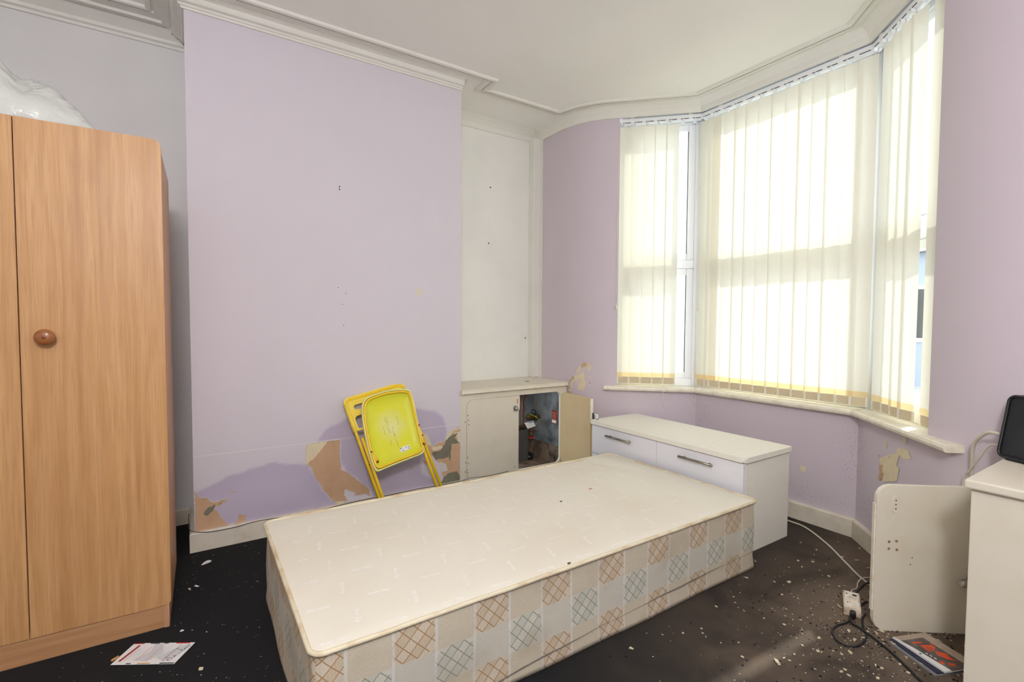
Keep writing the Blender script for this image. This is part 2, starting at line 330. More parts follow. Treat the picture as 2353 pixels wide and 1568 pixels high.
# outlines of stains with the chair's painted shadow, peeled paper and the folded chair, in metres on their own surfaces
B={'chim_tan': [[(0.495,0.447),(0.662,0.446),(0.658,0.37),(0.668,0.28),(0.7,0.26),(0.788,0.176),(0.822,0.14),(0.825,0.1),(0.803,0.12),(0.736,0.122),(0.75,0.138),(0.685,0.169),(0.681,0.136),(0.699,0.103),(0.656,0.089),(0.628,0.109),(0.573,0.186),(0.553,0.226),(0.533,0.259),(0.513,0.32),(0.487,0.342),(0.486,0.402)],[(-0.008,0.289),(0.01,0.25),(0.032,0.252),(0.064,0.22),(0.125,0.224),(0.117,0.212),(0.069,0.189),(0.085,0.166),(0.096,0.137),(0.129,0.094),(-0.008,0.093)],[(0.175,0.14),(0.204,0.127),(0.201,0.101),(0.18,0.089),(0.151,0.09),(0.172,0.114)],[(1.398,0.436),(1.337,0.418),(1.296,0.377),(1.296,0.356),(1.255,0.354),(1.202,0.332),(1.198,0.365),(1.18,0.412),(1.142,0.423),(1.15,0.347),(1.158,0.297),(1.211,0.273),(1.242,0.239),(1.3,0.214),(1.317,0.169),(1.268,0.164),(1.291,0.127),(1.264,0.094),(1.398,0.093)],[(0.14,0.261),(0.168,0.257),(0.16,0.252),(0.143,0.254)],[(1.067,0.234),(1.09,0.231),(1.082,0.216)],[(1.15,0.258),(1.176,0.25),(1.176,0.225),(1.154,0.241)]],'chim_pale': [[(0.495,0.447),(0.596,0.445),(0.575,0.419),(0.541,0.38),(0.493,0.337),(0.487,0.342),(0.486,0.402)],[(0.069,0.189),(0.125,0.224),(0.117,0.212),(0.069,0.202),(0.053,0.198)],[(1.398,0.422),(1.355,0.412),(1.318,0.374),(1.296,0.356),(1.305,0.393),(1.337,0.414),(1.398,0.432)],[(1.355,0.403),(1.398,0.407),(1.398,0.33),(1.383,0.336),(1.378,0.367)],[(1.202,0.328),(1.264,0.332),(1.282,0.319),(1.228,0.305),(1.211,0.31)],[(1.142,0.423),(1.18,0.412),(1.198,0.365),(1.202,0.34),(1.167,0.353)],[(0.628,0.109),(0.699,0.103),(0.656,0.089)],[(1.264,0.232),(1.291,0.198),(1.317,0.169),(1.291,0.182),(1.255,0.225)]],'chim_grey': [[(0.025,0.172),(0.042,0.195),(0.075,0.208),(0.063,0.177),(0.041,0.159)],[(1.383,0.4),(1.36,0.369),(1.379,0.348),(1.397,0.332),(1.337,0.33),(1.332,0.238),(1.326,0.226),(1.318,0.257),(1.291,0.249),(1.228,0.25),(1.206,0.298),(1.264,0.303),(1.291,0.336),(1.3,0.36),(1.332,0.385)],[(1.282,0.129),(1.318,0.152),(1.374,0.155),(1.398,0.117),(1.398,0.093),(1.264,0.094)]],'chim_damp_shade': [[(-0.01,0.283),(0.049,0.301),(0.127,0.342),(0.243,0.363),(0.34,0.374),(0.415,0.353),(0.507,0.342),(0.533,0.259),(0.628,0.109),(0.818,0.094),(0.926,0.053),(0.655,0.044),(0.299,0.079),(-0.014,0.097)],[(1.074,0.585),(1.15,0.57),(1.229,0.55),(1.282,0.504),(1.309,0.459),(1.305,0.41),(1.291,0.378),(1.296,0.356),(1.202,0.332),(1.133,0.301),(1.141,0.186),(1.264,0.094),(0.926,0.073),(0.84,0.09),(0.818,0.14),(0.7,0.26),(0.668,0.309),(0.662,0.446),(0.541,0.452),(0.583,0.505),(0.674,0.553),(0.725,0.584)]],'chim_chip': [[(1.11,1.25),(1.118,1.292),(1.134,1.3),(1.137,1.256)]],'bay_pale': [[(0.557,0.814),(0.585,0.798),(0.591,0.774),(0.577,0.754),(0.571,0.745),(0.562,0.761),(0.545,0.752),(0.536,0.738),(0.542,0.722),(0.54,0.699),(0.549,0.678),(0.555,0.672),(0.546,0.633),(0.532,0.638),(0.538,0.61),(0.529,0.61),(0.52,0.62),(0.502,0.613),(0.489,0.623),(0.495,0.64),(0.492,0.66),(0.507,0.672),(0.516,0.687),(0.51,0.697),(0.494,0.702),(0.492,0.674),(0.469,0.677),(0.45,0.659),(0.437,0.624),(0.434,0.578),(0.415,0.576),(0.419,0.633),(0.426,0.654),(0.439,0.681),(0.465,0.722),(0.478,0.729),(0.481,0.759),(0.493,0.78),(0.512,0.788),(0.53,0.779),(0.545,0.796)],[(0.569,0.72),(0.588,0.716),(0.59,0.702),(0.574,0.71)],[(1.975,0.305),(2.006,0.306),(2.002,0.276),(1.981,0.274)],[(2.619,0.559),(2.689,0.565),(2.704,0.532),(2.657,0.519),(2.621,0.526),(2.602,0.478),(2.625,0.468),(2.607,0.407),(2.501,0.369),(2.48,0.434),(2.462,0.465),(2.524,0.5),(2.599,0.529),(2.598,0.549)],[(2.644,0.611),(2.676,0.615),(2.669,0.59),(2.645,0.591)],[(2.496,0.563),(2.521,0.552),(2.522,0.53),(2.503,0.543)]],'bay_tan': [[(0.518,0.798),(0.53,0.808),(0.552,0.812),(0.559,0.8),(0.556,0.79),(0.542,0.788),(0.536,0.779),(0.524,0.784)],[(0.513,0.778),(0.522,0.779),(0.524,0.772),(0.517,0.769)],[(0.442,0.708),(0.459,0.705),(0.461,0.694),(0.446,0.684),(0.429,0.668),(0.417,0.672),(0.426,0.682),(0.443,0.692)],[(0.417,0.633),(0.426,0.631),(0.428,0.614),(0.419,0.611)],[(0.414,0.599),(0.433,0.601),(0.435,0.576),(0.415,0.576)],[(0.573,0.676),(0.589,0.673),(0.586,0.665),(0.578,0.666)],[(2.461,0.433),(2.496,0.448),(2.49,0.419),(2.507,0.406),(2.476,0.368),(2.46,0.369),(2.474,0.405)],[(2.54,0.504),(2.556,0.5),(2.548,0.493)],[(2.426,0.15),(2.457,0.154),(2.483,0.137),(2.483,0.092),(2.46,0.109),(2.424,0.135)],[(2.452,0.48),(2.464,0.488),(2.458,0.468)]],'ch_frame': [[0.8404,2.403,0.0],[0.97712,0.08728,0.19396],[-0.21269,0.40098,0.89106],[0.0,-0.91192,0.41036]],'ch': {'legL1': [(0.0,0.5753),(0.0,0.1837)],'legL2': [(0.0146,0.5104),(0.0238,0.1781)],'legR1': [(0.3468,0.4963),(0.3649,0.1063)],'legR2': [(0.3257,0.3508),(0.3241,0.1133)],'back': [(0.0012,0.7349),(0.0067,0.7469),(0.0193,0.7538),(0.152,0.7474),(0.3015,0.736),(0.3175,0.7291),(0.3268,0.7116),(0.3278,0.6796)],'backleft': [(0.0042,0.7437),(-0.0012,0.6528),(0.0034,0.5717)],'seat': [(0.0564,0.6534),(0.0705,0.6883),(0.0866,0.7081),(0.1187,0.7232),(0.2053,0.7283),(0.2939,0.7161),(0.3373,0.7042),(0.3568,0.692),(0.3634,0.6741),(0.3567,0.6023),(0.3384,0.4888),(0.3229,0.377),(0.3174,0.3437),(0.3016,0.3246),(0.2756,0.3194),(0.2288,0.3199),(0.1134,0.321),(0.0596,0.3198),(0.0312,0.3203),(0.0183,0.33),(0.0146,0.3524),(0.0162,0.4221),(0.0249,0.4995),(0.0404,0.5904)],'slot1': [(0.0426,0.712),(0.0793,0.7079),(0.0707,0.6833),(0.0428,0.6784),(0.0386,0.6936)],'slot2': [(0.0236,0.63),(0.0521,0.6303),(0.0339,0.525),(0.0155,0.5796)],'label': [(0.1859,0.3963),(0.2459,0.396),(0.2441,0.3719),(0.1843,0.371)],'rodL': [(0.0157,0.3684),(0.0445,0.3699)],'rodR': [(0.3146,0.3699),(0.3488,0.3676)],'braceR': [(0.3353,0.4745),(0.3211,0.3726)],'braceL': [(0.0331,0.43),(0.045,0.3711)],'seatpt': [(0.1907,0.5167)],'foot': [(0.0257,0.1137),(0.3663,0.0713)]}}
rnd = random.Random(7)
ZC = 2.565
def bez(a, b, c, n=14):
    a, b, c = map(Vector, (a, b, c)); return [tuple((1-t)**2*a+2*t*(1-t)*b+t*t*c) for t in [i/(n-1) for i in range(n)]]
ARC1 = bez((2.265, 2.85), (2.265, 2.615), (2.42, 2.46)); ARC2 = bez((2.42, .68), (2.265, .525), (2.265, .29))
PATH = [(2.265, 3.13)]+ARC1+[(2.83, 2.05), (2.83, 1.09)]+ARC2+[(2.265, -1.6)]
SEG = []; s_ = 0
for a, c in zip(PATH[:-1], PATH[1:]):
    L_ = math.dist(a, c); SEG.append((s_, s_+L_, Vector(a), Vector(c))); s_ += L_
STOT = s_
def W(s, z, d=0):
    """point on the window wall: s metres along it from the alcove corner, d metres into the room"""
    for a, b_, p, q in SEG:
        if s <= b_+1e-6 or b_ == STOT:
            t = (q-p).normalized(); x = p+t*(s-a); return Vector((x.x+t.y*d, x.y-t.x*d, z))
def s_at(i): return SEG[i][0]
S_L = math.dist((2.42, 2.46), (2.46, 2.42))+SEG[14][0]      # left edge of the window opening
S_R = SEG[16][1]-math.dist((2.42, .68), (2.437, .697))
Z_SILL, Z_HEAD = .66, 2.487

# ---- floor and ceiling
fl = [(-2.6, 3.13), (2.265, 3.13)]+PATH[1:]+[(2.265, -1.6), (-2.6, -1.6)]
bm = bmesh.new(); bm.faces.new([bm.verts.new((x, y, 0)) for x, y in fl]); struct(link('floor', bm, m_carpet))
bm = bmesh.new(); prism(bm, [(x+(.15 if x > 2.2 else 0), y, ZC) for x, y in fl], (0, 0, .05)); struct(link('ceiling', bm, m_ceiling))

# ---- chimney breast
YC, XL, XR, YB = 2.728, -.012, 1.405, 3.13
bm = bmesh.new(); lay = bm.verts.layers.float.new('damp_shade')
nx = 120; xs = [XL+(XR-XL)*i/nx for i in range(nx+1)]; zs = [0]+[.08+.0115*i for i in range(62)]+[1.2, 1.8, ZC]
def damp_shade(x, z):  # damp stains, with the shadow round the folded chair painted in
    v = 0
    for P_ in B['chim_damp_shade']:
        d = dpoly(x, z, P_)*(1 if inpoly(x, z, P_) else -1)
        d += noise.noise(Vector((x*14, z*14, 0)))*.012
        v = max(v, min(1, max(0, (d+.003)/.012))*(.75+.25*min(1, max(0, .1-d)/.1)))
    return v*.85
g = [[bm.verts.new((x, YC, z)) for z in zs] for x in xs]
for i, x in enumerate(xs):
    for j, z in enumerate(zs):
        if .05 < z < .85: g[i][j][lay] = damp_shade(x, z)
for i in range(nx):
    for j in range(len(zs)-1): bm.faces.new((g[i][j], g[i+1][j], g[i+1][j+1], g[i][j+1]))
for x in (XL, XR):
    v = [bm.verts.new(p) for p in ((x, YC, 0), (x, YB, 0), (x, YB, ZC), (x, YC, ZC))]; q = bm.faces.new(v); q.material_index = 0 if x == XL else 5
def patch(bm, P_, to3, mi, amp=.003, seed=0):
    pts = [to3(a, b_) for a, b_ in ragged(P_, amp, .008, seed)]
    q = bm.faces.new([bm.verts.new(p) for p in pts]); q.material_index = mi
for k, (key, mi, d) in enumerate((('chim_tan', 1, .0012), ('chim_pale', 2, .0018), ('chim_grey', 3, .0024), ('chim_chip', 2, .0012))):
    for i, P_ in enumerate(B[key]):
        cl = [(min(max(x, XL+.001), XR-.001), z) for x, z in P_]
        patch(bm, cl, lambda a, c, d=d: (min(max(a, XL), XR), YC-d, c), mi, .0025, i+k*10)
# curled paper edges, seams, screw holes
T0 = [t for t in ragged(B['chim_tan'][0], .0025, .008, 0)]
for P_, lo, hi in ((B['chim_tan'][0], .575, .80), (B['chim_tan'][1], .02, .5), (B['chim_tan'][3], .25, .95)):
    Q = ragged(P_, .0025, .008, B['chim_tan'].index(P_)); rs = random.Random(5); k = 0
    while k < len(Q)-6:
        n = rs.randint(3, 7); run = Q[k:k+n]
        if lo > 0 and rs.random() < .55 and all(XL+.01 < x < XR-.01 and z > .11 for x, z in run):
            tube(bm, [(x, YC-.003, z) for x, z in run], [.0006]+[rs.uniform(.0012, .0026) for _ in run[1:-1]]+[.0006], 5, mi=2)
        k += n
box(bm, XL, XR, YC-.0006, YC, .4505, .4525, mi=4)
for x, z in ((.672, 1.822), (.672, 1.808), (.682, 1.189), (.688, 1.075), (.7, 1.25), (.66, 1.28)):
    lathe(bm, [(.004 if z > 1.5 else .0025, 0), (.001, .002)], (x, YC, z), (0, -1, 0), 8, mi=6)
struct(link('wall_chimney', bm, [m_purple, m_tan, m_pale, m_cement, m_white_wall, m_white_wall, m_shoe]))

# ---- alcoves, rear and side walls
bm = bmesh.new(); box(bm, -2.6, XL, YB, YB+.06, 0, ZC); struct(link('wall_left_alcove', bm, m_grey_wall))
bm = bmesh.new(); box(bm, XR, 2.265, YB, YB+.06, .60, ZC)
for x, z in ((1.854, 2.09), (1.841, 1.68), (2.176, .973)): lathe(bm, [(.006, 0), (.002, .002)], (x, YB, z), (0, -1, 0), 8, mi=1)
struct(link('wall_right_alcove', bm, [m_white_wall, m_shoe]))
struct(link('wall_rear', BX(-2.66, -2.6, -1.6, 3.13, 0, ZC), m_grey_wall))
struct(link('wall_side', BX(-2.6, 2.265, -1.66, -1.6, 0, ZC), m_purple))
bm = bmesh.new(); box(bm, 2.2, 2.265, 3.06, 3.13, .667, 2.505, bev=.006); box(bm, 2.253, 2.265, 3.035, 3.06, .667, 2.5)
struct(link('trim_1', bm, m_cornice))     # boxed pipe in the alcove corner

# ---- window wall
bm = bmesh.new(); lay = bm.verts.layers.float.new('mould'); lay2 = bm.verts.layers.float.new('damp_shade')
ss = set([0, STOT, S_L, S_R, .07])
for a, b_, p, q in SEG:
    ss.add(a); n = max(1, int((b_-a)/.03)) if b_ < 3.9 else 4
    for i in range(n): ss.add(a+(b_-a)*i/n)
ss = sorted(ss); out = [ss[0]]
for v in ss[1:]:
    if v-out[-1] > .002 or v in (S_L, S_R): out.append(v)
ss = out; zz = [0]+[.06+.03*i for i in range(20)]+[Z_SILL]+[.9, 1.3, 1.8, 2.2, Z_HEAD, ZC]
def mouldf(s, z):
    v = 0
    for cs, cz, rs, rz in ((SEG[15][0], .60, .22, .16), (SEG[15][0]+.05, .50, .12, .2), (SEG[16][0], .48, .18, .22), (SEG[16][0]-.02, .35, .12, .3), (SEG[16][0]+.15, .62, .5, .05), (SEG[15][0]+.5, .63, .6, .05), (SEG[16][0]-.4, .16, .7, .1), (SEG[16][0]+.2, .2, .5, .15), (1.0, .63, .5, .04)):
        v = max(v, 1-math.hypot((s-cs)/rs, (z-cz)/rz))
    return max(0, min(1, v*1.3))
gv = {}
def gvert(i, j):
    if (i, j) not in gv:
        v = bm.verts.new(W(ss[i], zz[j])); v[lay] = mouldf(ss[i], zz[j]) if zz[j] <= .7 else 0; gv[(i, j)] = v
    return gv[(i, j)]
for i in range(len(ss)-1):
    for j in range(len(zz)-1):
        if ss[i] >= S_L-1e-4 and ss[i+1] <= S_R+1e-4 and Z_SILL-1e-4 <= zz[j] < Z_HEAD-1e-4: continue
        q = bm.faces.new([gvert(i, j), gvert(i+1, j), gvert(i+1, j+1), gvert(i, j+1)])
        q.material_index = 1 if ss[i+1] <= .0701 else 0; q.smooth = SEG[1][0] < ss[i] < SEG[14][0] or SEG[17][0] < ss[i] < SEG[-1][0]
for s in (S_L, S_R):       # plaster reveals
    q = bm.faces.new([bm.verts.new(p) for p in (W(s, Z_SILL), W(s, Z_HEAD), W(s, Z_HEAD, -.14), W(s, Z_SILL, -.14))]); q.material_index = 2
for k, (key, mi, d) in enumerate((('bay_pale', 3, .0022), ('bay_tan', 4, .003))):
    for i, P_ in enumerate(B[key]): patch(bm, P_, lambda a, c, d=d: W(a, c, d), mi, .0025, i+50*k)
struct(link('wall_window', bm, [m_purple_bay, m_white_wall, m_upvc, m_pale, m_tan]))
# brickwork leaf outside the plaster, so no daylight leaks in round the bay
bm = bmesh.new(); OUT = [(p.x, p.y) for p in offset_path(PATH, .17, 1)]
sweep(bm, OUT, [(0, -.2), (0, Z_SILL-.06)], cap=False); sweep(bm, OUT, [(0, Z_HEAD+.01), (0, ZC+.1), (-.3, ZC+.1)], cap=False)
struct(link('wall_outer', bm, m_cement))
bm = bmesh.new(); sweep(bm, PATH[14:18], [(-.0, Z_HEAD+.012), (.17, Z_HEAD+.012)], cap=False); struct(link('trim_2', bm, m_upvc))   # soffit over the window

# ---- skirting boards
def skirt(name, path, h=.095, t=.015, d0=0, side=-1):
    bm = bmesh.new(); sweep(bm, path, [(0, 0), (t, 0), (t, h-.008), (t-.005, h), (0, h)], side=side); struct(link(name, bm, m_skirt))
skirt('baseboard_chimney', [(XL, YB-.02), (XL, YC), (1.405, YC)], side=-1, h=.093, t=.02)
skirt('baseboard_alcove', [(-2.6, YB), (XL-.02, YB)], h=.085)
skirt('baseboard_window', [p for p in PATH if p[1] < 2.72 and p[1] > .45], t=.018)

# ---- cornices
bm = bmesh.new()
front = [(XL, YC), (XR, YC)]
bandp = [(0, 2.517), (.010, 2.516), (.013, 2.524), (.020, 2.526), (.024, 2.533), (.040, 2.536), (.046, 2.545), (.050, 2.556), (.062, 2.560), (.075, ZC-.004), (.075, ZC)]
sweep(bm, [(XL, YB-.07), (XL, YC), (XR, YC)], bandp, side=-1)
struct(link('trim_3', bm, m_cornice))
bm = bmesh.new()     # flat outer mouldings that run round the whole ceiling
INN = [(XR+.155, YC-.157), (XR+.155, 2.70)]
off = [(p.x, p.y) for p in offset_path(PATH, .12, -1)]; off = [p for p in off if p[1] < 2.69]
bead_path = [(-2.6, 2.895), (XL-.14, 2.895), (XL-.14, YC-.157), (XR+.155, YC-.157), (XR+.155, 2.705), (2.145, 2.705)]+off
sweep(bm, bead_path, [(-.014, ZC), (-.012, ZC-.012), (0, ZC-.016), (.010, ZC-.012), (.012, ZC)], side=-1)
p2 = [(p.x, p.y) for p in offset_path(bead_path, -.034, -1)]
sweep(bm, p2, [(-.018, ZC), (-.018, ZC-.008), (.012, ZC-.012), (.014, ZC)], side=-1)
p3 = [(-2.6, 3.0), (-.09, 3.0), (-.09, 2.75)]
sweep(bm, p3, [(-.02, ZC), (-.018, ZC-.01), (.012, ZC-.014), (.016, ZC)], side=-1)
struct(link('trim_4', bm, m_cornice))
bm = bmesh.new()     # left alcove coving
sweep(bm, [(-2.6, YB), (XL, YB)], [(0, 2.50), (.012, 2.50), (.016, 2.512), (.03, 2.516), (.034, 2.53), (.06, 2.545), (.085, 2.558), (.1, ZC)], side=-1)
struct(link('trim_5', bm, m_cornice))
bm = bmesh.new()     # right alcove and bay coving
sweep(bm, [(XR, YB)]+PATH, [(0, 2.489), (.012, 2.489), (.014, 2.522), (.035, 2.545), (.065, ZC)], side=-1)
struct(link('trim_6', bm, m_cornice))

# ---- window frames
def frame_seg(name, a, c, first, last, rail=1.50):
    a = Vector(a); c = Vector(c); L_ = (c-a).length; ang = math.atan2((c-a).y, (c-a).x)
    root = bpy.data.objects.new(name, None); C.objects.link(root); root.location = (a.x, a.y, 0); root.rotation_euler = (0, 0, ang); root['kind'] = 'structure'
    # local X along the wall, +Y outward
    z0, z1 = Z_SILL, Z_HEAD+.01; fw = .052
    bm = bmesh.new()
    for q in ((0, fw, z0, z1), (L_-fw, L_, z0, z1), (fw, L_-fw, z0, z0+fw), (fw, L_-fw, z1-fw, z1), (fw, L_-fw, rail-.028, rail+.028)):
        box(bm, q[0], q[1], .002, .062, q[2], q[3], bev=.004)
    link('window_frame', bm, m_upvc, root)
    for lo, hi in ((z0+fw, rail-.028), (rail+.028, z1-fw)):
        bm = bmesh.new(); x0, x1 = fw, L_-fw; sw = .045
        for q in ((x0, x0+sw, lo, hi), (x1-sw, x1, lo, hi), (x0+sw, x1-sw, lo, lo+sw), (x0+sw, x1-sw, hi-sw, hi)):
            box(bm, q[0], q[1], .008, .05, q[2], q[3], bev=.005)
        # black glazing gasket
        for q in ((x0+sw, x0+sw+.003, lo+sw, hi-sw), (x1-sw-.003, x1-sw, lo+sw, hi-sw)): box(bm, q[0], q[1], .012, .04, q[2], q[3], mi=1)
        sh = link('sash', bm, [m_upvc, m_shoe], root)
        link('pane', BX(x0+sw, x1-sw, .028, .031, lo+sw, hi-sw), m_glass, sh)
    return root
FO = [(p.x, p.y) for p in offset_path(PATH, .078, 1)]
fc1, fc2 = FO[15], FO[16]
sl_ = W(S_L, 0, -.078); sr_ = W(S_R, 0, -.078)
frame_seg('window_1', (sl_.x, sl_.y), fc1, 1, 0); frame_seg('window_2', fc1, fc2, 0, 0); frame_seg('window_3', fc2, (sr_.x, sr_.y), 0, 1)
for k, (x, y) in enumerate((fc1, fc2)):
    bm = bmesh.new(); lathe(bm, [(.034, Z_SILL), (.034, Z_HEAD+.01)], (x, y, 0), seg=8); struct(link('trim_%d' % (7+k), bm, m_upvc))
# window board
sp = [(2.397, 2.483), (2.83, 2.05), (2.83, 1.09), (2.315, .575)]
bm = bmesh.new(); sweep(bm, sp, [(-.09, .632), (.036, .630), (.043, .634), (.046, .645), (.043, .656), (.036, .660), (-.09, .660)], side=-1)
for (x, y), a in (((2.83, 2.05), R(202.5)), ((2.83, 1.09), R(157.5))):
    t = Vector((math.cos(a), math.sin(a))); e = Vector((x, y)); n = Vector((-t.y, t.x))*.0012
    prism(bm, [(e.x+n.x-t.x*.02, e.y+n.y-t.y*.02, .6602), (e.x-n.x-t.x*.02, e.y-n.y-t.y*.02, .6602), (e.x-n.x+t.x*.047, e.y-n.y+t.y*.047, .6602), (e.x+n.x+t.x*.047, e.y+n.y+t.y*.047, .6602)], (0, 0, .0006), mi=1)
sill = struct(link('window_board', bm, [m_sill, m_brownw])); sill.name = 'trim_9'

# ---- vertical blinds
def vane_mesh():
    bm = bmesh.new(); w_, zt, zb = .084, 2.438, .675; n = 6
    cols = []
    zz_ = [zb, zb+.046, zb+.075, .9, 1.4, 1.9, zt-.03, zt]
    for i in range(n+1):
        x = w_*i/n; y = .004*math.sin(math.pi*i/n)
        cols.append([bm.verts.new((x-w_/2, y, z)) for z in zz_])
    for i in range(n):
        for j in range(len(zz_)-1):
            q = bm.faces.new((cols[i][j], cols[i+1][j], cols[i+1][j+1], cols[i][j+1])); q.smooth = True
            q.material_index = 1 if j == 1 else 0
    return bm
vane0 = None
BP = [(p.x, p.y) for p in offset_path(PATH, .030, 1)]
def blind(label, a, c, pos, cover=None):
    """a, c ends of the head rail; pos = list of (distance of the vane's near edge from a, turn in degrees)"""
    global vane0
    a = Vector(a); c = Vector(c); L_ = (c-a).length; ang = math.atan2((c-a).y, (c-a).x)
    root = thing('vertical_blind', label, 'blind', (a.x, a.y, 0), ang, 'vertical blinds in the bay window')
    bm = bmesh.new(); box(bm, .004, L_-.004, -.022, .022, 2.452, 2.484, bev=.003)
    for k in range(int(L_/.075)): box(bm, .02+.075*k, .02+.075*k+.05, -.0235, -.0215, 2.455, 2.459, mi=1)
    link('head_rail', bm, [m_upvc, m_shoe], root)
    for k in range(max(2, int(L_/.4))):
        x = L_*(.15+.7*k/(max(2, int(L_/.4))-1)); link('rail_bracket', BX(x-.012, x+.012, -.026, .01, 2.480, 2.489, bev=.002), m_white_top, root)
    for k in range(int(L_/.076)):
        x = .03+k*.076
        bm = bmesh.new(); box(bm, x-.004, x+.004, -.026, -.010, 2.436, 2.456, bev=.001); box(bm, x-.010, x+.010, -.006, .006, 2.434, 2.452, bev=.002)
        link('hanger_clip', bm, m_upvc, root)
    prev = None
    for i, (s, turn) in enumerate(pos):
        if vane0 is None: vane0 = link('vane', vane_mesh(), [m_vane, m_hem], root); v = vane0
        else: v = vane0.copy(); C.objects.link(v); v.parent = root
        v.location = (s+.04075, -.004+.0015*(i % 2), 0); v.rotation_euler = (R(rnd.uniform(-.12, .12)), R(rnd.uniform(-.1, .1)), R(turn))
        wt = link('bottom_weight', BX(-.0402, .0402, .0015, .0055, .677, .720), m_weight, v); wt['label'] = 'beige pocket with weight at the foot of the vane'
        if prev is not None:
            x0, x1 = prev, s+.005
            if 0 < x1-x0 < .11:
                pts = [(x0+(x1-x0)*t/8, -.012, .712-.032*math.sin(math.pi*t/8)) for t in range(9)]
                link('bead_chain', TB(pts, .0009, 5), m_chain, root)
        prev = s+.005
    return root
bl1, bl2 = BP[15], BP[16]
sa = W(S_L, 0, -.030); sb = W(S_R, 0, -.030)
def along(a, k, r_):   # distance along a canted blind line x+y=k (or x-y=k) of the sight ratio y/x
    x = k/(1+r_) if a == 'L' else k/(1-r_); return x
kL = sa.x+sa.y; kR = sb.x-sb.y
bA = blind('short cream vertical blind in the left canted window, uncovered beside the corner post', (sa.x, sa.y), bl1, [(q, 6) for q in (.002, .079, .156, .232)]+[(.306, -5)])
ys = [2.072, 2.012, 1.977, 1.901, 1.825, 1.749, 1.671, 1.594, 1.519, 1.446, 1.369, 1.295, 1.214, 1.147]
bB = blind('widest cream vertical blind across the middle window of the bay', bl1, bl2, [(bl1[1]-y, 9 if i < 12 else 4) for i, y in enumerate(ys)])
bC = blind('narrow cream vertical blind in the right canted window with one vane turned aside', bl2, (sb.x, sb.y), [((bl2[0]-along('R', kR, q))*1.4142, t) for q, t in ((.3635, 8), (.3505, 8), (.3375, 8), (.3245, 15))]+[((bl2[0]-along('R', kR, .2985))*1.4142+.006, -3)])
def cord(root, x, zb, zt, wl=.03):
    link('pull_cord', TB([(x, -.03, zt), (x+.002, -.032, (zt+zb)/2), (x, -.03, zb+wl)], .0012, 6), m_chain, root)
    bm = bmesh.new(); lathe(bm, [(.003, wl), (.006, wl-.003), (.008, .012), (.008, .003), (.004, 0)], (x, -.03, zb), seg=12)
    link('cord_weight', bm, m_cream, root)
cord(bA, -.012, 1.19, 2.45); cord(bB, .012, 1.18, 2.45)
link('control_chain', TB([(.30, -.105, .668), (.30, -.118, .64), (.30, -.122, .60), (.31, -.12, .53)], .0014, 6), m_chain, bA)

# ---- street outside
struct(link('ground', BX(2.95, 40, -30, 30, -.5, -.45), M('street_paving', s2l(170, 168, 162), .9)))
h = thing('house', 'pale rendered house across the street seen in slits between the blind vanes', 'house', (15, 1, -.45))
bm = bmesh.new(); box(bm, 0, 4, -7, 7, 0, 3.3); link('wall', bm, M('pale_render', s2l(150, 160, 172), .9), h)
bm = bmesh.new(); prism(bm, [(-.2, -7.2, 3.3), (4.2, -7.2, 3.3), (2, -7.2, 4.6)], (0, 14.4, 0)); link('roof', bm, M('slate_roof', s2l(90, 94, 100), .8), h)
for y in (-5, -2, 1, 4):
    fr = link('window', BX(-.04, .02, y-.7, y+.7, 1.1, 2.5), m_upvc, h); link('pane', BX(-.05, -.035, y-.6, y+.6, 1.2, 2.4), m_black, fr)
# ================================================================ things
# ---- divan bed base
bx0, bx1, by0, by1, bz = .22, 2.10, 1.19, 2.11, .306
bed = thing('divan_base', 'single divan bed base with cream anti-slip top and checked fabric sides', 'bed base', (bx0, by0, 0))
LX, LY = bx1-bx0, by1-by0
m_side = M('checked_divan_fabric', s2l(214, 206, 190), .85, spec=.15)
nt, N, L, b = nodes(m_side)
tc = N.new('ShaderNodeTexCoord'); sx = N.new('ShaderNodeSeparateXYZ'); L.new(tc.outputs['Object'], sx.inputs[0])
sn = N.new('ShaderNodeSeparateXYZ'); L.new(tc.outputs['Normal'], sn.inputs[0])
isx = math_node(nt, 'GREATER_THAN', math_node(nt, 'ABSOLUTE', sn.outputs['Y']), .6)
uu = math_node(nt, 'ADD', math_node(nt, 'MULTIPLY', isx, sx.outputs['X']), math_node(nt, 'MULTIPLY', math_node(nt, 'SUBTRACT', 1, isx), sx.outputs['Y']))
nw = N.new('ShaderNodeTexNoise'); nw.inputs['Scale'].default_value = 3; L.new(tc.outputs['Object'], nw.inputs[0])
a = math_node(nt, 'DIVIDE', math_node(nt, 'ADD', uu, .046), .1205)
v = math_node(nt, 'DIVIDE', math_node(nt, 'SUBTRACT', math_node(nt, 'ADD', .298, math_node(nt, 'MULTIPLY', nw.outputs[0], .01)), sx.outputs['Z']), .103)
ca = math_node(nt, 'FLOOR', a); cv = math_node(nt, 'FLOOR', v); fa = math_node(nt, 'FRACT', a); fv = math_node(nt, 'FRACT', v)
par = math_node(nt, 'MODULO', math_node(nt, 'ADD', math_node(nt, 'ADD', ca, cv), 40), 2)
dia = math_node(nt, 'SUBTRACT', 1, par)
grey_row = math_node(nt, 'MODULO', math_node(nt, 'ADD', cv, 40), 2)
def lat(sign, off=0):
    t = math_node(nt, 'ADD' if sign > 0 else 'SUBTRACT', math_node(nt, 'MULTIPLY', fa, 3.0), math_node(nt, 'MULTIPLY', fv, 2.5)); t = math_node(nt, 'ADD', t, 4.25)
    return t
la, lb = lat(1), lat(-1)
def line(t, w_): return math_node(nt, 'LESS_THAN', math_node(nt, 'ABSOLUTE', math_node(nt, 'SUBTRACT', math_node(nt, 'FRACT', t), .5)), w_)
ln = math_node(nt, 'MAXIMUM', line(la, .045), line(lb, .045))
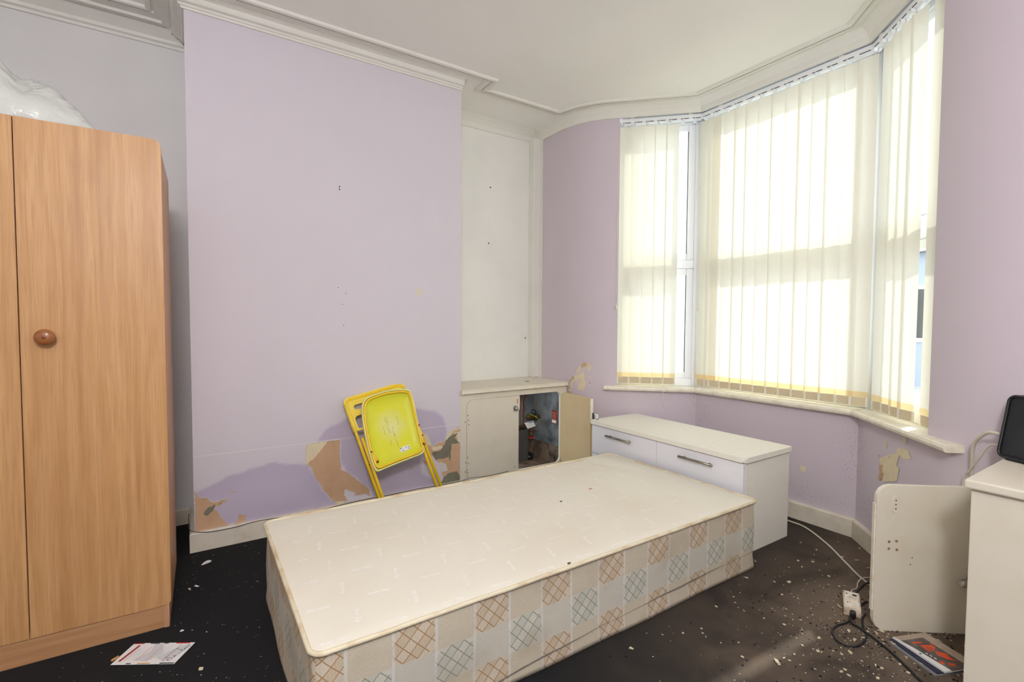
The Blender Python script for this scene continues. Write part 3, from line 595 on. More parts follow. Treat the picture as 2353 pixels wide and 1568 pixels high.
fill = math_node(nt, 'MODULO', math_node(nt, 'ADD', math_node(nt, 'FLOOR', math_node(nt, 'ADD', la, .5)), 0), 2)
marks = N.new('ShaderNodeTexWave'); marks.inputs['Scale'].default_value = 38; marks.inputs['Distortion'].default_value = 4; marks.inputs['Detail Scale'].default_value = 3; L.new(tc.outputs['Object'], marks.inputs[0])
mk = math_node(nt, 'MULTIPLY', math_node(nt, 'GREATER_THAN', marks.outputs['Fac'], .9), .22)
env = math_node(nt, 'LESS_THAN', math_node(nt, 'ADD', math_node(nt, 'ABSOLUTE', math_node(nt, 'SUBTRACT', fa, .5)), math_node(nt, 'ABSOLUTE', math_node(nt, 'SUBTRACT', fv, .5))), .80)
ground = mix(nt, grey_row, s2l(196, 181, 156), s2l(192, 193, 180))
ground = mix(nt, math_node(nt, 'MULTIPLY', fill, .35), ground, s2l(222, 214, 200))
lc = mix(nt, grey_row, s2l(158, 122, 84), s2l(134, 132, 112))
dcol = mix(nt, math_node(nt, 'MULTIPLY', math_node(nt, 'MAXIMUM', ln, mk), math_node(nt, 'MULTIPLY', env, .9)), ground, lc)
wv = N.new('ShaderNodeTexWave'); wv.bands_direction = 'Z'; wv.inputs['Scale'].default_value = 55; wv.inputs['Distortion'].default_value = 6; wv.inputs['Detail Scale'].default_value = 6; L.new(tc.outputs['Object'], wv.inputs[0])
plain = mix(nt, math_node(nt, 'MULTIPLY', wv.outputs['Fac'], .7), mix(nt, grey_row, s2l(192, 181, 158), s2l(194, 188, 172)), mix(nt, grey_row, s2l(210, 202, 182), s2l(206, 203, 191)))
col = mix(nt, dia, plain, dcol)
strip = math_node(nt, 'LESS_THAN', fa, .07)
col = mix(nt, math_node(nt, 'MULTIPLY', strip, .5), col, s2l(216, 217, 216))
nd = N.new('ShaderNodeTexNoise'); nd.inputs['Scale'].default_value = 5; nd.inputs['Detail'].default_value = 5; L.new(tc.outputs['Object'], nd.inputs[0])
rd = N.new('ShaderNodeMapRange'); rd.inputs[1].default_value = .52; rd.inputs[2].default_value = .8; rd.inputs[4].default_value = .55; L.new(nd.outputs[0], rd.inputs[0])
col = mix(nt, rd.outputs[0], col, s2l(158, 144, 120))
L.new(col, b.inputs['Base Color'])
m_bedtop = M('cream_antislip_cloth', s2l(228, 223, 209), .8, noise_amt=.4, noise_scale=2.5, col2=s2l(216, 205, 184), bump=.1, bump_scale=500, spec=.15)
m_pipe = M('frayed_piping', s2l(222, 212, 184), .8, noise_amt=.8, noise_scale=14, col2=s2l(186, 152, 106), bump=.4, bump_scale=90)
# sides with slight sag
rr_ = .035; outline = rrect(0, LX, 0, LY, (rr_,)*4, 6); dense = []
for i in range(len(outline)):
    p = Vector(outline[i]); q = Vector(outline[(i+1) % len(outline)]); n = max(1, int((q-p).length/.04))
    for k in range(n): dense.append(p+(q-p)*k/n)
bm = bmesh.new(); zs = [.004, .02, .06, .10, .15, .20, .25, .285, bz-.006]; rings = []
cx, cy = LX/2, LY/2
for j, z in enumerate(zs):
    ring = []
    for p in dense:
        k = -.004+.007*noise.noise(Vector((p.x*3, p.y*3, z*6)))+(.004 if z < .03 else 0)
        ring.append(bm.verts.new((p.x+(k if p.x < cx else -k)*-1*(1 if abs(p.x-cx) > cx-.05 else 0), p.y+(k if p.y < cy else -k)*-1*(1 if abs(p.y-cy) > cy-.05 else 0), z)))
    rings.append(ring)
n = len(dense)
for A, B_ in zip(rings[:-1], rings[1:]):
    for i in range(n): q = bm.faces.new((A[i], A[(i+1) % n], B_[(i+1) % n], B_[i])); q.smooth = True
bm.faces.new(rings[0][::-1])
link('side_panel', bm, m_side, bed)
bm = bmesh.new(); nx_, ny_ = 94, 46; g = []
def topz(x, y):
    e = min(x, LX-x, y, LY-y); z = bz+.004*min(1, e/.05)-.003*max(0, 1-e/.012)
    z += .0035*noise.noise(Vector((x*2.2, y*3, 1)))+.0012*noise.noise(Vector((x*9, y*14, 3)))
    z -= .007*math.exp(-((x-1.66-(y-.85)*-.25)/.045)**2)*max(0, min(1, (y-.35)/.4))
    z += .006*math.exp(-((x-1.74-(y-.85)*-.2)/.06)**2)*max(0, min(1, (y-.35)/.4))
    return z
for i in range(nx_+1):
    row = []
    for j in range(ny_+1):
        x, y = LX*i/nx_, LY*j/ny_
        # pull the four corners in to a radius
        px = min(max(x, rr_), LX-rr_); py = min(max(y, rr_), LY-rr_); d = math.hypot(x-px, y-py)
        if d > rr_: x = px+(x-px)*rr_/d; y = py+(y-py)*rr_/d
        row.append(bm.verts.new((x, y, topz(x, y))))
    g.append(row)
for i in range(nx_):
    for j in range(ny_):
        q = bm.faces.new((g[i][j], g[i+1][j], g[i+1][j+1], g[i][j+1])); q.smooth = True
bmesh.ops.dissolve_degenerate(bm, dist=1e-5, edges=bm.edges[:])
top = link('top_panel', bm, m_bedtop, bed)
pp = [(p.x, p.y, bz-.002+.0015*noise.noise(Vector((p.x*8, p.y*8, 0)))) for p in dense]
link('piping', TB(pp, .0065, 8, closed=True), m_pipe, bed)
bm = bmesh.new(); k = 0
m_print = M('white_print', s2l(244, 244, 244), .6)
for i in range(11):
    for j in range(6):
        for typ in (0, 1):
            x = .053+.1645*i+typ*.082; y = .028+.158*j+typ*.075
            if x > LX-.06 or y > LY-.04: continue
            if x > 1.25 and rnd.random() < .25+(x-1.25)*1.1: continue     # worn away towards the foot
            flip = (i+j) % 2 if typ == 0 else (i+j+1) % 2
            an = (math.pi if flip else 0)+(R(-4) if typ == 0 else math.pi/2+R(-12))
            text_mesh(bm, 'Anti-Slip', .019, Matrix.Translation((x, y, topz(x, y)+.0012)) @ Matrix.Rotation(an, 4, 'Z'))
link('printed_lettering', bm, m_print, top)
# torn dark seam low on the near side
bm = bmesh.new(); pts = [(.35+i*.05, -.0012, .018+.058*(1-math.exp(-i/14))*1.25+rnd.uniform(-.002, .002)) for i in range(31)]
tube(bm, pts, [.0004+.0016*abs(math.sin(i*.22+.2))**3 for i in range(31)], 6); link('torn_seam', bm, M('grimy_seam', s2l(112, 106, 98), .9), bed)
for (x, y), lb, mt in (((1.557, 1.692), 'small peach paint flake on the bed base', m_tan), ((1.337, 1.641), 'tiny black crumb on the bed base beside the peach flake', m_cableb), ((1.018, 1.201), 'tiny black crumb near the front edge of the bed base', m_cableb)):
    bm = bmesh.new(); s = .010 if mt is m_tan else .006; prism(bm, [(-s, -.3*s, 0), (-.2*s, -.6*s, 0), (s, -.3*s, 0), (.7*s, .4*s, 0), (0, .2*s, 0), (-.8*s, .5*s, 0)], (0, 0, .002))
    tag(link('debris_flake', bm, mt, loc=(x, max(y, 1.205), topz(x-bx0, max(y, 1.205)-by0)+.0012)), lb, 'flake')

# ---- folding chair, folded and leaning on the chimney breast
Fo, Uv, Vv, Nv = [Vector(v) for v in B['ch_frame']]; ch = B['ch']
Nv = Uv.cross(Vv).normalized()
if Nv.y > 0: Nv = -Nv
chair = thing('folding_chair', 'yellow folding chair, folded flat and leaning on the purple chimney breast', 'chair', Fo)
rot = Matrix((Uv, Vv, Uv.cross(Vv))).transposed(); chair.rotation_euler = rot.to_euler()
sg = 1 if Uv.cross(Vv).dot(Nv) > 0 else -1
def cp(u_, v_, n_=0): return (u_, v_, n_*sg)     # chair plane: u across, v up, n towards the room
Wc = .345
rad = .0085
def arch(u0, u1, vtop, rc, n0, n1, vb):
    pts = [cp(u0, vb, n0)]
    for k in range(7): a = R(180-90*k/6); pts.append(cp(u0+rc+rc*math.cos(a), vtop-rc+rc*math.sin(a), n1))
    for k in range(7): a = R(90-90*k/6); pts.append(cp(u1-rc+rc*math.cos(a), vtop-rc+rc*math.sin(a), n1))
    return pts+[cp(u1, vb, n0)]
link('back_frame', TB(arch(0, Wc, .742, .03, .0, .0, .01), rad, 10), m_yellow, chair)
for uu_ in (.019, Wc-.022):
    lg = link('rear_leg', TB([cp(uu_, .02, -.014 if uu_ < .1 else -.012), cp(uu_-.002, .36, .012), cp(uu_-.002, .52, .018)], rad*.95, 10), m_yellow, chair)
for uu_ in (0, Wc, .019, Wc-.022):
    bm = bmesh.new(); lathe(bm, [(.011, 0), (.0115, .012), (.0095, .024)], cp(uu_, 0 if uu_ in (0, Wc) else .01, 0 if uu_ in (0, Wc) else -.014), (0, 1, 0), 12); link('rubber_foot', bm, m_yback, chair)
link('stretcher', TB([cp(.019, .06, -.012), cp(Wc-.022, .06, -.012)], .006, 8), m_yellow, chair)
# plastic backrest sleeve with slots
bm = bmesh.new(); OUTL = rrect(-.011, Wc+.011, .565, .757, (.004, .004, .035, .035), 5)
def plate(bm, outl, holes, n0, n1, mi=0):
    """solid plate with holes, made by filling outline and hole loops"""
    es = []
    for lp in [outl]+holes:
        vs = [bm.verts.new(cp(a, c, n0)) for a, c in lp]; es += [bm.edges.new((vs[i], vs[(i+1) % len(vs)])) for i in range(len(vs))]
    r_ = bmesh.ops.triangle_fill(bm, edges=es, use_beauty=True); fs = [q for q in r_['geom'] if isinstance(q, bmesh.types.BMFace)]
    for q in fs: q.material_index = mi
    ex = bmesh.ops.extrude_face_region(bm, geom=fs); vs = [q for q in ex['geom'] if isinstance(q, bmesh.types.BMVert)]
    d = Vector(cp(0, 0, n1-n0)); bmesh.ops.translate(bm, vec=d, verts=vs)
hole1 = rrect(.035, .31, .678, .706, (.012,)*4, 4); hole2 = rrect(.02, .325, .575, .645, (.01, .01, .02, .02), 4)
plate(bm, OUTL, [hole1, hole2], -.008, .004)
link('backrest', bm, m_yback, chair)
for uu_ in (0, Wc): link('sleeve', TB([cp(uu_, .562, 0), cp(uu_, .60, 0), cp(uu_, .725, 0)], .0115, 12), m_yback, chair)
# seat, folded up in front; we look at its underside
S0 = [(a, c) for a, c in ch['seat']]
SO = []
for i in range(len(S0)):
    p0, p1, p2_, p3_ = [Vector(S0[(i+k-1) % len(S0)]) for k in range(4)]
    for t in (0, .34, .67): SO.append(tuple(.5*((2*p1)+(-p0+p2_)*t+(2*p0-5*p1+4*p2_-p3_)*t*t+(-p0+3*p1-3*p2_+p3_)*t**3)))
cu, cv_ = .19, .52
def shrink(k): return [(cu+(a-cu)*k, cv_+(c-cv_)*k) for a, c in SO]
bm = bmesh.new(); loops = []
for k, n_ in ((.985, .018), (1.0, .024), (1.0, .036), (.985, .041), (.955, .041), (.945, .030), (.5, .028)):
    loops.append([bm.verts.new(cp(a, c, n_)) for a, c in shrink(k)])
n = len(SO)
for li, (A, B_) in enumerate(zip(loops[:-1], loops[1:])):
    for i in range(n):
        q = bm.faces.new((A[i], A[(i+1) % n], B_[(i+1) % n], B_[i])); q.smooth = li not in (4,); q.material_index = 1 if li < 4 else 0
bm.faces.new(loops[-1]); bm.faces.new(loops[0][::-1])
seat = link('seat', bm, [m_seat, m_seatrim], chair)
ring = [cp(a, c, .040) for a, c in shrink(.915)]
link('seat_frame', TB(ring, .0065, 8, closed=True), m_yellow, seat)
bm = bmesh.new(); rs = random.Random(4); m_scuff_d = M('scuff_line', s2l(168, 156, 70), .8)
for k in range(11):
    a0 = rs.uniform(.13, .24); v0 = rs.uniform(.44, .60); L0 = rs.uniform(.01, .06)
    tube(bm, [cp(a0, v0, .0288), cp(a0+rs.uniform(-.004, .004), v0-L0/2, .0289), cp(a0+rs.uniform(-.006, .006), v0-L0, .0288)], .0006, 4, mi=1)
lathe(bm, [(.005, 0), (.004, .0015), (.002, .002)], cp(.192, .517, .0285), Vector((0, 0, sg)), 14, mi=0)
link('scuff_mark', bm, [m_scuff, m_scuff_d], seat)
lab = link('care_label', bmesh.new(), m_paper, seat)
bm = bmesh.new(); la_ = ch['label']; prism(bm, [cp(a, c, .0293) for a, c in la_], cp(0, 0, .0006)); 
for q in ((.222, .388, .006), (.236, .386, .007), (.20, .378, .008), (.236, .376, .004), (.192, .392, .010)): prism(bm, [cp(q[0]-q[2]/2, q[1]-.002, .030), cp(q[0]+q[2]/2, q[1]-.002, .030), cp(q[0]+q[2]/2, q[1]+.002, .030), cp(q[0]-q[2]/2, q[1]+.002, .030)], cp(0, 0, .0003), mi=1)
bm.to_mesh(lab.data); bm.free(); lab.data.materials.append(m_shoe)
for a, c in (((.004, .372, .0), (.048, .368, .044)), ((Wc+.002, .370, .0), (.312, .368, .044))):
    link('hinge_rod', TB([cp(*a), cp(*c)], .0045, 8), m_rust, chair)
for pts in (((.328, .475, .036), (.333, .42, .038), (.318, .372, .046)), ((.028, .43, .04), (.036, .40, .042), (.046, .371, .046))):
    link('hinge_bracket', TB([cp(*p) for p in pts], [.005, .008, .005], 8, flat=.4), m_yellow, chair)
for u_, v_ in ((.333, .478), (.331, .418), (.317, .373), (.043, .371), (.03, .43)):
    bm = bmesh.new(); lathe(bm, [(.0052, 0), (.0045, .0025), (.001, .003)], cp(u_, v_, .046), Vector((0, 0, sg)), 10); link('rivet', bm, m_rust, chair)

# ---- wardrobe
wd = thing('wardrobe', 'tall beech-effect wardrobe with round wooden knob, in front of the left alcove', 'wardrobe', (-.087, 2.094, 0), R(-.7))
WW = .735
link('carcass', BX(-WW+.004, -.002, .0185, .575, .0, 1.712), m_beech_side, wd)
bm = bmesh.new(); box(bm, -WW+.02, -.017, .006, .018, .0, .10); link('plinth', bm, m_beech_h, wd)
bm = bmesh.new(); box(bm, -.017, -.002, .002, .019, .0, .10); link('plinth_end', bm, m_beech_side, wd)
for k, (x0, x1, rt) in enumerate(((-WW, -.3665, 0), (-.3635, .003, 1))):
    rs_ = (0, .014, .024, 0) if rt else (.014, 0, 0, .024)
    bm = bmesh.new(); prism(bm, [(a, 0, c) for a, c in rrect(x0, x1, .082, 1.721, rs_, 6)], (0, .017, 0), bev=.0012)
    dr = link('door', bm, m_beech, wd)
    if rt: link('edge_strip', BX(x1-.0002, x1+.0009, .001, .016, .10, 1.695), m_edge, dr)
    kx = -.302 if rt else -.445
    bm = bmesh.new(); lathe(bm, [(.010, 0), (.009, .010), (.012, .016), (.0235, .022), (.026, .028), (.022, .035), (.012, .0385), (.002, .039)], (kx, 0, 1.043), (0, -1, 0), 28)
    kn = link('knob', bm, m_knob, dr)
    bm = bmesh.new(); lathe(bm, [(.0055, 0), (.005, .0008), (.001, .001)], (kx, -.0388, 1.043), (0, -1, 0), 12); link('knob_plug', bm, M('knob_plug', s2l(120, 66, 34), .5), kn)

# ---- clear plastic bag on the wardrobe
bm = bmesh.new(); nx_, ny_ = 70, 40; T_, Bt = [], []
x0, x1, y0, y1 = -.80, -.245, 2.13, 2.58
def hb(x):   # height of the bag along its length
    pts = [(-.80, .20), (-.62, .30), (-.53, .235), (-.47, .18), (-.40, .155), (-.33, .10), (-.29, .06), (-.245, 0)]
    for (a, h0), (c, h1) in zip(pts[:-1], pts[1:]):
        if a <= x <= c: t = (x-a)/(c-a); return h0+(h1-h0)*t
    return 0
for i in range(nx_+1):
    rt_, rb_ = [], []
    for j in range(ny_+1):
        a = i/nx_; c = j/ny_; x = x0+(x1-x0)*a; y = y0+(y1-y0)*c
        prof = max(0, 1-abs(2*c-1)**2.6)**.55*(min(1, a/.12)**.5)
        wr = noise.noise(Vector((x*9+y*4, y*7, 0)))*.035+abs(noise.noise(Vector((x*20-y*12, y*16, 4))))*.03+abs(noise.noise(Vector((x*45, y*30+x*30, 9))))*.010
        z = 1.724+prof*(hb(x)+wr*min(1, hb(x)/.08))
        z -= .025*math.exp(-((x+.50+.25*(y-2.35))/.03)**2)*prof*(hb(x)/.25)
        rt_.append(bm.verts.new((x, y+.02*noise.noise(Vector((x*8, z*8, 2))), max(1.7245, z)))); rb_.append(bm.verts.new((x, y, 1.7235)))
    T_.append(rt_); Bt.append(rb_)
for i in range(nx_):
    for j in range(ny_):
        q = bm.faces.new((T_[i][j], T_[i+1][j], T_[i+1][j+1], T_[i][j+1])); q.smooth = True
        bm.faces.new((Bt[i][j], Bt[i][j+1], Bt[i+1][j+1], Bt[i+1][j]))
for i in range(nx_):
    for j in (0, ny_): bm.faces.new((T_[i][j], T_[i+1][j], Bt[i+1][j], Bt[i][j]))
for j in range(ny_):
    for i in (0, nx_): bm.faces.new((T_[i][j], T_[i][j+1], Bt[i][j+1], Bt[i][j]))
tag(link('plastic_bag', bm, m_bag), 'crumpled see-through white plastic bag lying on top of the wardrobe', 'bag')

# ---- alcove cupboard with one door open
YF = 2.728
cb = thing('alcove_cupboard', 'low cream cupboard built into the right alcove, one door open on pipes', 'cupboard', (1.405, YF, 0))
def cupl(x, y=0, z=0): return (x-1.405, y-YF, z)
bm = bmesh.new(); box(bm, 0, .86, -.022, .40, .650, .667, bev=.003); link('top_board', bm, m_cream, cb)
bm = bmesh.new(); box(bm, 0, .86, -.026, -.012, .640, .652, bev=.004); box(bm, -.004, .0, -.03, .0, .636, .668)
link('edge_moulding', bm, m_sill, cb)
bm = bmesh.new(); lathe(bm, [(.017, 0), (.017, .0008), (.013, .001)], cupl(2.018, 2.877, .6672), seg=20); link('cable_hole', bm, m_shoe, cb)
# face frame with the two-door opening cut out
bm = bmesh.new(); outl = [(0, 0), (.86, 0), (.86, .65), (0, .65)]; hole = rrect(.040, .804, .084, .600, (.04,)*4, 6)
es = []
for lp in (outl, hole):
    vs = [bm.verts.new((a, .0, c)) for a, c in lp]; es += [bm.edges.new((vs[i], vs[(i+1) % len(vs)])) for i in range(len(vs))]
r_ = bmesh.ops.triangle_fill(bm, edges=es, use_beauty=True); fs = [q for q in r_['geom'] if isinstance(q, bmesh.types.BMFace)]
ex = bmesh.ops.extrude_face_region(bm, geom=fs); bmesh.ops.translate(bm, vec=(0, .018, 0), verts=[q for q in ex['geom'] if isinstance(q, bmesh.types.BMVert)])
link('face_frame', bm, m_cream, cb)
bm = bmesh.new(); box(bm, 0, .86, -.014, 0, .0, .070, bev=.003); link('plinth', bm, m_skirt, cb)
# closed door
bm = bmesh.new(); prism(bm, [(a, -.002, c) for a, c in rrect(.042, .440, .088, .597, (.04, 0, 0, .04), 6)], (0, .018, 0), bev=.001)
d1 = link('closed_door', bm, m_cream, cb)
link('edge_strip', BX(.438, .446, -.006, .016, .50, .597, bev=.001), m_sill, d1)
link('chipped_paint', BX(.424, .434, -.0026, -.0018, .545, .575), m_edge, d1)
bm = bmesh.new(); box(bm, .396, .428, -.006, -.002, .492, .532, bev=.001); lathe(bm, [(.012, 0), (.014, .008), (.007, .014)], (.414, -.006, .512), (0, -1, 0), 12); box(bm, .420, .434, -.012, -.006, .500, .512, bev=.001)
link('catch', bm, m_chrome, d1)
for k, (x, z) in enumerate([(.05, .50), (.052, .47), (.03, .46), (.055, .44), (.047, .23), (.035, .20), (.052, .19), (.045, .15), (.05, .13), (.03, .14), (.41, .11)]):
    link('screw_hole', BX(x-.003, x+.003, -.0028, -.0016, z-.004, z+.004), m_cement, d1)
# open door
hx, hy = 2.209, 2.724; ex_, ey_ = 2.168, 2.366
d2 = link('open_door', bmesh.new(), [m_creamdark], cb); 
bm = bmesh.new(); prism(bm, [(a, 0, c) for a, c in rrect(0, .36, .086, .597, (.04, 0, 0, .04), 6)], (0, .017, 0), bev=.001)
bm.to_mesh(d2.data); bm.free(); d2.location = cupl(hx, hy); d2.rotation_euler = (0, 0, math.atan2(ey_-hy, ex_-hx))
d2['label'] = 'open cupboard door showing its tan unpainted back'
link('edge_strip', BX(.3595, .3655, -.002, .019, .46, .597, bev=.001), m_sill, d2)
bm = bmesh.new()
for q in ((.362, .385, .455, .466), (.362, .385, .494, .505), (.400, .409, .455, .505)): box(bm, q[0], q[1]+.02, .014, .0165, q[2], q[3])
box(bm, .362, .378, .012, .018, .455, .505, mi=1)
link('catch', bm, [m_steel, m_black], d2)
for x, z in ((.31, .49), (.33, .485), (.31, .465), (.333, .462)): link('screw_hole', BX(x-.003, x+.003, -.0008, .0005, z-.003, z+.003), m_flake, d2)
# cupboard lining: mouldy plaster walls, dirty skirting, floor
bm = bmesh.new(); box(bm, .45, .858, .392, .401, .0, .648); box(bm, .851, .8595, .02, .392, .0, .648); link('lining', bm, m_damp_in, cb)
bm = bmesh.new(); box(bm, .45, .851, .375, .392, .04, .17); box(bm, .835, .851, .02, .375, .04, .17); link('inner_skirting', bm, m_dirty, cb)
link('inner_floor', BX(.02, .85, .02, .392, .0, .045), m_dirty, cb)
tag(link('meter_box', BX(1.90, 2.112, 2.99, 3.10, .045, .283, bev=.004), m_greybox), 'dark grey box low inside the open cupboard', 'meter box')
t = thing('copper_pipe', 'old brown copper gas pipe bent down the back of the open cupboard', 'pipe', (2.03, 3.02, .3))
def loc(pts, o): return [tuple(Vector(p)-Vector(o)) for p in pts]
o_ = (2.03, 3.02, .3)
link('riser', TB(loc(smooth_path([(2.145, 3.06, .65), (2.145, 3.055, .61), (2.135, 3.05, .575), (2.10, 3.03, .535), (2.082, 3.02, .51), (2.078, 3.02, .47), (2.078, 3.02, .31)], 5), o_), .0115, 12), m_copper, t)
link('crossbar', TB(loc([(1.84, 3.02, .30), (2.13, 3.02, .30)], o_), .0125, 12), m_copper, t)
link('drop', TB(loc([(2.16, 3.02, .315), (2.16, 3.02, .23)], o_), .0125, 12), m_copper, t)
bm = bmesh.new(); lathe(bm, [(.014, .0), (.019, .01), (.019, .03), (.014, .04)], loc([(2.16, 3.02, .215)], o_)[0], seg=14); link('fitting', bm, m_brass, t)
bm = bmesh.new(); lathe(bm, [(.020, .0), (.022, .003), (.022, .008), (.018, .01)], loc([(2.16, 3.02, .205)], o_)[0], seg=16); link('red_cap', bm, m_red, t)
bm = bmesh.new(); box(bm, .065, .115, -.018, .0, .0, .022, bev=.002); lathe(bm, [(.008, 0), (.008, .02)], (.09, -.012, -.01), (0, -1, 0), 8); link('earth_clamp', bm, m_chrome, t)
t = thing('gas_valve', 'brass gas valve high at the back of the open cupboard', 'valve', (2.185, 3.05, .375))
bm = bmesh.new(); lathe(bm, [(.012, 0), (.02, .01), (.022, .05), (.016, .07), (.026, .075), (.026, .10), (.014, .12)], (-.05, 0, -.005), (1, 0, -.12), 14); link('body', bm, m_brass, t)
bm = bmesh.new(); lathe(bm, [(.012, 0), (.024, .012), (.024, .03), (.01, .04)], (0, -.02, .012), (0, -.4, 1), 14); link('cap', bm, m_shoe, t)
bm = bmesh.new(); prism(bm, [(-.06, 0, .035), (.02, 0, .045), (.045, 0, .0), (-.03, 0, -.012)], (0, .001, .0)); prism(bm, [(-.02, -.001, .036), (.018, -.001, .040), (.02, -.001, .034), (-.02, -.001, .030)], (0, .0008, 0), mi=1)
tag(link('card_tag', bm, [m_paper, M('blue_print', s2l(90, 110, 170), .6)], loc=(2.125, 2.975, .305)), 'white card tag with blue print tied to the pipe in the cupboard', 'tag')
tag(link('earth_wire', TB(smooth_path([(2.12, 2.99, .40), (2.16, 2.96, .38), (2.185, 2.96, .34), (2.15, 2.98, .31), (2.11, 3.0, .296)]), .0022, 7), m_green), 'green and yellow earth wire looping inside the open cupboard', 'wire')
tag(link('bare_wire', TB(smooth_path([(2.22, 3.06, .54), (2.225, 3.04, .45), (2.24, 2.98, .36), (2.22, 2.97, .29), (2.18, 3.0, .275), (2.14, 3.01, .30)]), .0024, 7), m_brownw), 'brown wire looping beside the mouldy cupboard corner', 'wire')
bm = bmesh.new(); prism(bm, [(0, 0, 0), (0, -.062, .003), (0, -.064, .10), (0, -.005, .105)], (-.001, 0, 0)); prism(bm, [(-.0012, -.006, .006), (-.0012, -.056, .009), (-.0012, -.056, .030), (-.0012, -.006, .030)], (-.0006, 0, 0), mi=1)
for k in range(5): prism(bm, [(-.0012, -.01, .040+.011*k), (-.0012, -.052, .040+.011*k), (-.0012, -.052, .0425+.011*k), (-.0012, -.01, .0425+.011*k)], (-.0005, 0, 0), mi=2)
tag(link('warning_label', bm, [m_darkred, m_paper, m_tan], loc=(2.2555, 2.888, .334)), 'red and white warning sticker on the inside wall of the open cupboard', 'sticker')
bm = bmesh.new(); lathe(bm, [(.0, 0), (.03, 0), (.034, .03), (.026, .05), (0, .055)][1:4], (0, 0, 0), (0, -.6, 1), 16)
tag(link('floor_pipe_stub', bm, m_black, loc=(2.14, 3.03, .045)), 'black open pipe end on the floor of the cupboard', 'pipe')

# ---- white chest of drawers
dx, dy = 2.14, 1.285; DW, DD, DH = 1.045, .408, .47
ds = thing('chest_of_drawers', 'low white chest of drawers under the bay window', 'chest of drawers', (dx, dy, 0))
link('carcass', BX(.02, DD, 0, DW-.01, 0, DH-.024, bev=.001), m_white_top, ds)
bm = bmesh.new(); prism(bm, [(a, c, DH-.024) for a, c in rrect(-.012, DD+.004, -.014, DW+.002, (.016, .008, .008, .016), 5)], (0, 0, .024), bev=.006); link('top_board', bm, m_white_top, ds)
split = 1.797-dy
for (y0, y1), hc in (((.001, split-.0015), (1.438+1.633)/2-dy), ((split+.0015, DW-.011), (1.974+2.174)/2-dy)):
    for (z0, z1) in ((.262, DH-.030), (.045, .259)):
        dr = link('drawer', BX(0, .019, y0, y1, z0, z1, bev=.0015), m_white_lam, ds)
        hz = z1-.042 if z1 > .3 else z1-.045
        bm = bmesh.new(); tube(bm, [(-.022, hc-.10, hz), (-.022, hc+.10, hz)], .0062, 12)
        for q in (-.075, .075): tube(bm, [(-.022, hc+q, hz), (0, hc+q, hz)], .004, 8)
        link('handle', bm, m_steel, dr)
link('plinth', BX(.012, .02, .01, DW-.02, 0, .05), m_white_lam, ds)

# ---- low cupboard at the right edge
c2 = thing('low_cupboard', 'low cream painted cupboard by the right window wall', 'cupboard', (1.80, .43, 0))
bm = bmesh.new(); box(bm, .012, .445, -1.2, -.012, 0, .645, bev=.002); link('body', bm, m_cream, c2)
bm = bmesh.new(); box(bm, -.004, .46, -1.2, .0, .642, .667, bev=.005); link('top_board', bm, m_cream, c2)
# ---- detached door
dd = thing('loose_door', 'cream cupboard door off its hinges, standing on the carpet beside the right cupboard', 'door', (2.285, .512, 0))
dv = Vector((2.020-2.285, .712-.512)); dd.rotation_euler = (R(0), 0, math.atan2(dv.y, dv.x)); dlen = dv.length
bm = bmesh.new(); prism(bm, [(a, 0, c) for a, c in rrect(0, dlen, .0, .528, (0, .045, .045, 0), 7)], (0, -.016, 0), bev=.0015); 
panel = link('door_panel', bm, m_cream, dd)
bm = bmesh.new(); box(bm, dlen-.004, dlen+.004, -.018, -.004, .07, .46, bev=.001); link('edge_strip', bm, m_sill, panel)
bm = bmesh.new(); prism(bm, [(a, .0001, c) for a, c in rrect(dlen-.072, dlen-.052, .43, .490, (.009,)*4, 4)], (0, .003, 0))
for z in (.445, .46, .475): lathe(bm, [(.003, 0), (.002, .001)], (dlen-.062, .003, z), (0, 1, 0), 8, mi=1)
link('hinge_plate', bm, [m_cream, m_rust], panel)
for x, z in ((.045, .325), (.07, .328), (.045, .300), (.072, .297)): link('screw_hole', BX(dlen-x-.004, dlen-x+.004, -.0005, .002, z-.004, z+.004, bev=.0015), m_brownw, panel)
for x, z in ((.125, .27), (.12, .245)): link('screw_hole', BX(dlen-x-.002, dlen-x+.002, -.0005, .001, z-.002, z+.002), m_cement, panel)
bm = bmesh.new(); lathe(bm, [(.009, 0), (.009, .012), (.013, .018), (.013, .026), (.011, .028), (.011, .042), (.008, .044)], (.022, .016, .195), (1, .35, .05), 16); box(bm, .004, .022, 0, .022, .172, .214, bev=.001)
link('knob', bm, m_chrome, panel)

# ---- speaker on the low cupboard
sp_ = thing('speaker', 'black mesh-fronted box speaker with rounded corners, on the right cupboard', 'speaker', (2.17, .443, .668), math.atan2(-.89, -.40))
LEAN = Matrix(((1, 0, 0, 0), (0, 1, .20, 0), (0, 0, 1, 0), (0, 0, 0, 1)))
bm = bmesh.new(); prism(bm, [(a, 0, c) for a, c in rrect(0, .30, .006, .205, (.02,)*4, 6)], (0, .042, 0), bev=.004); bmesh.ops.transform(bm, matrix=LEAN, verts=bm.verts)
cs = link('case', bm, m_black, sp_)
bm = bmesh.new(); pr = rrect(.003, .297, .009, .202, (.018,)*4, 6)
tube(bm, [(a, -.003, c) for a, c in pr], .0045, 8, closed=True); bmesh.ops.transform(bm, matrix=LEAN, verts=bm.verts); link('front_rim', bm, m_black, cs)
bm = bmesh.new(); prism(bm, [(a, -.0015, c) for a, c in rrect(.010, .290, .016, .195, (.014,)*4, 6)], (0, .003, 0)); bmesh.ops.transform(bm, matrix=LEAN, verts=bm.verts); link('mesh_front', bm, m_mesh, cs)
link('foot', BX(.02, .28, .004, .04, 0, .010, bev=.002), m_black, sp_)
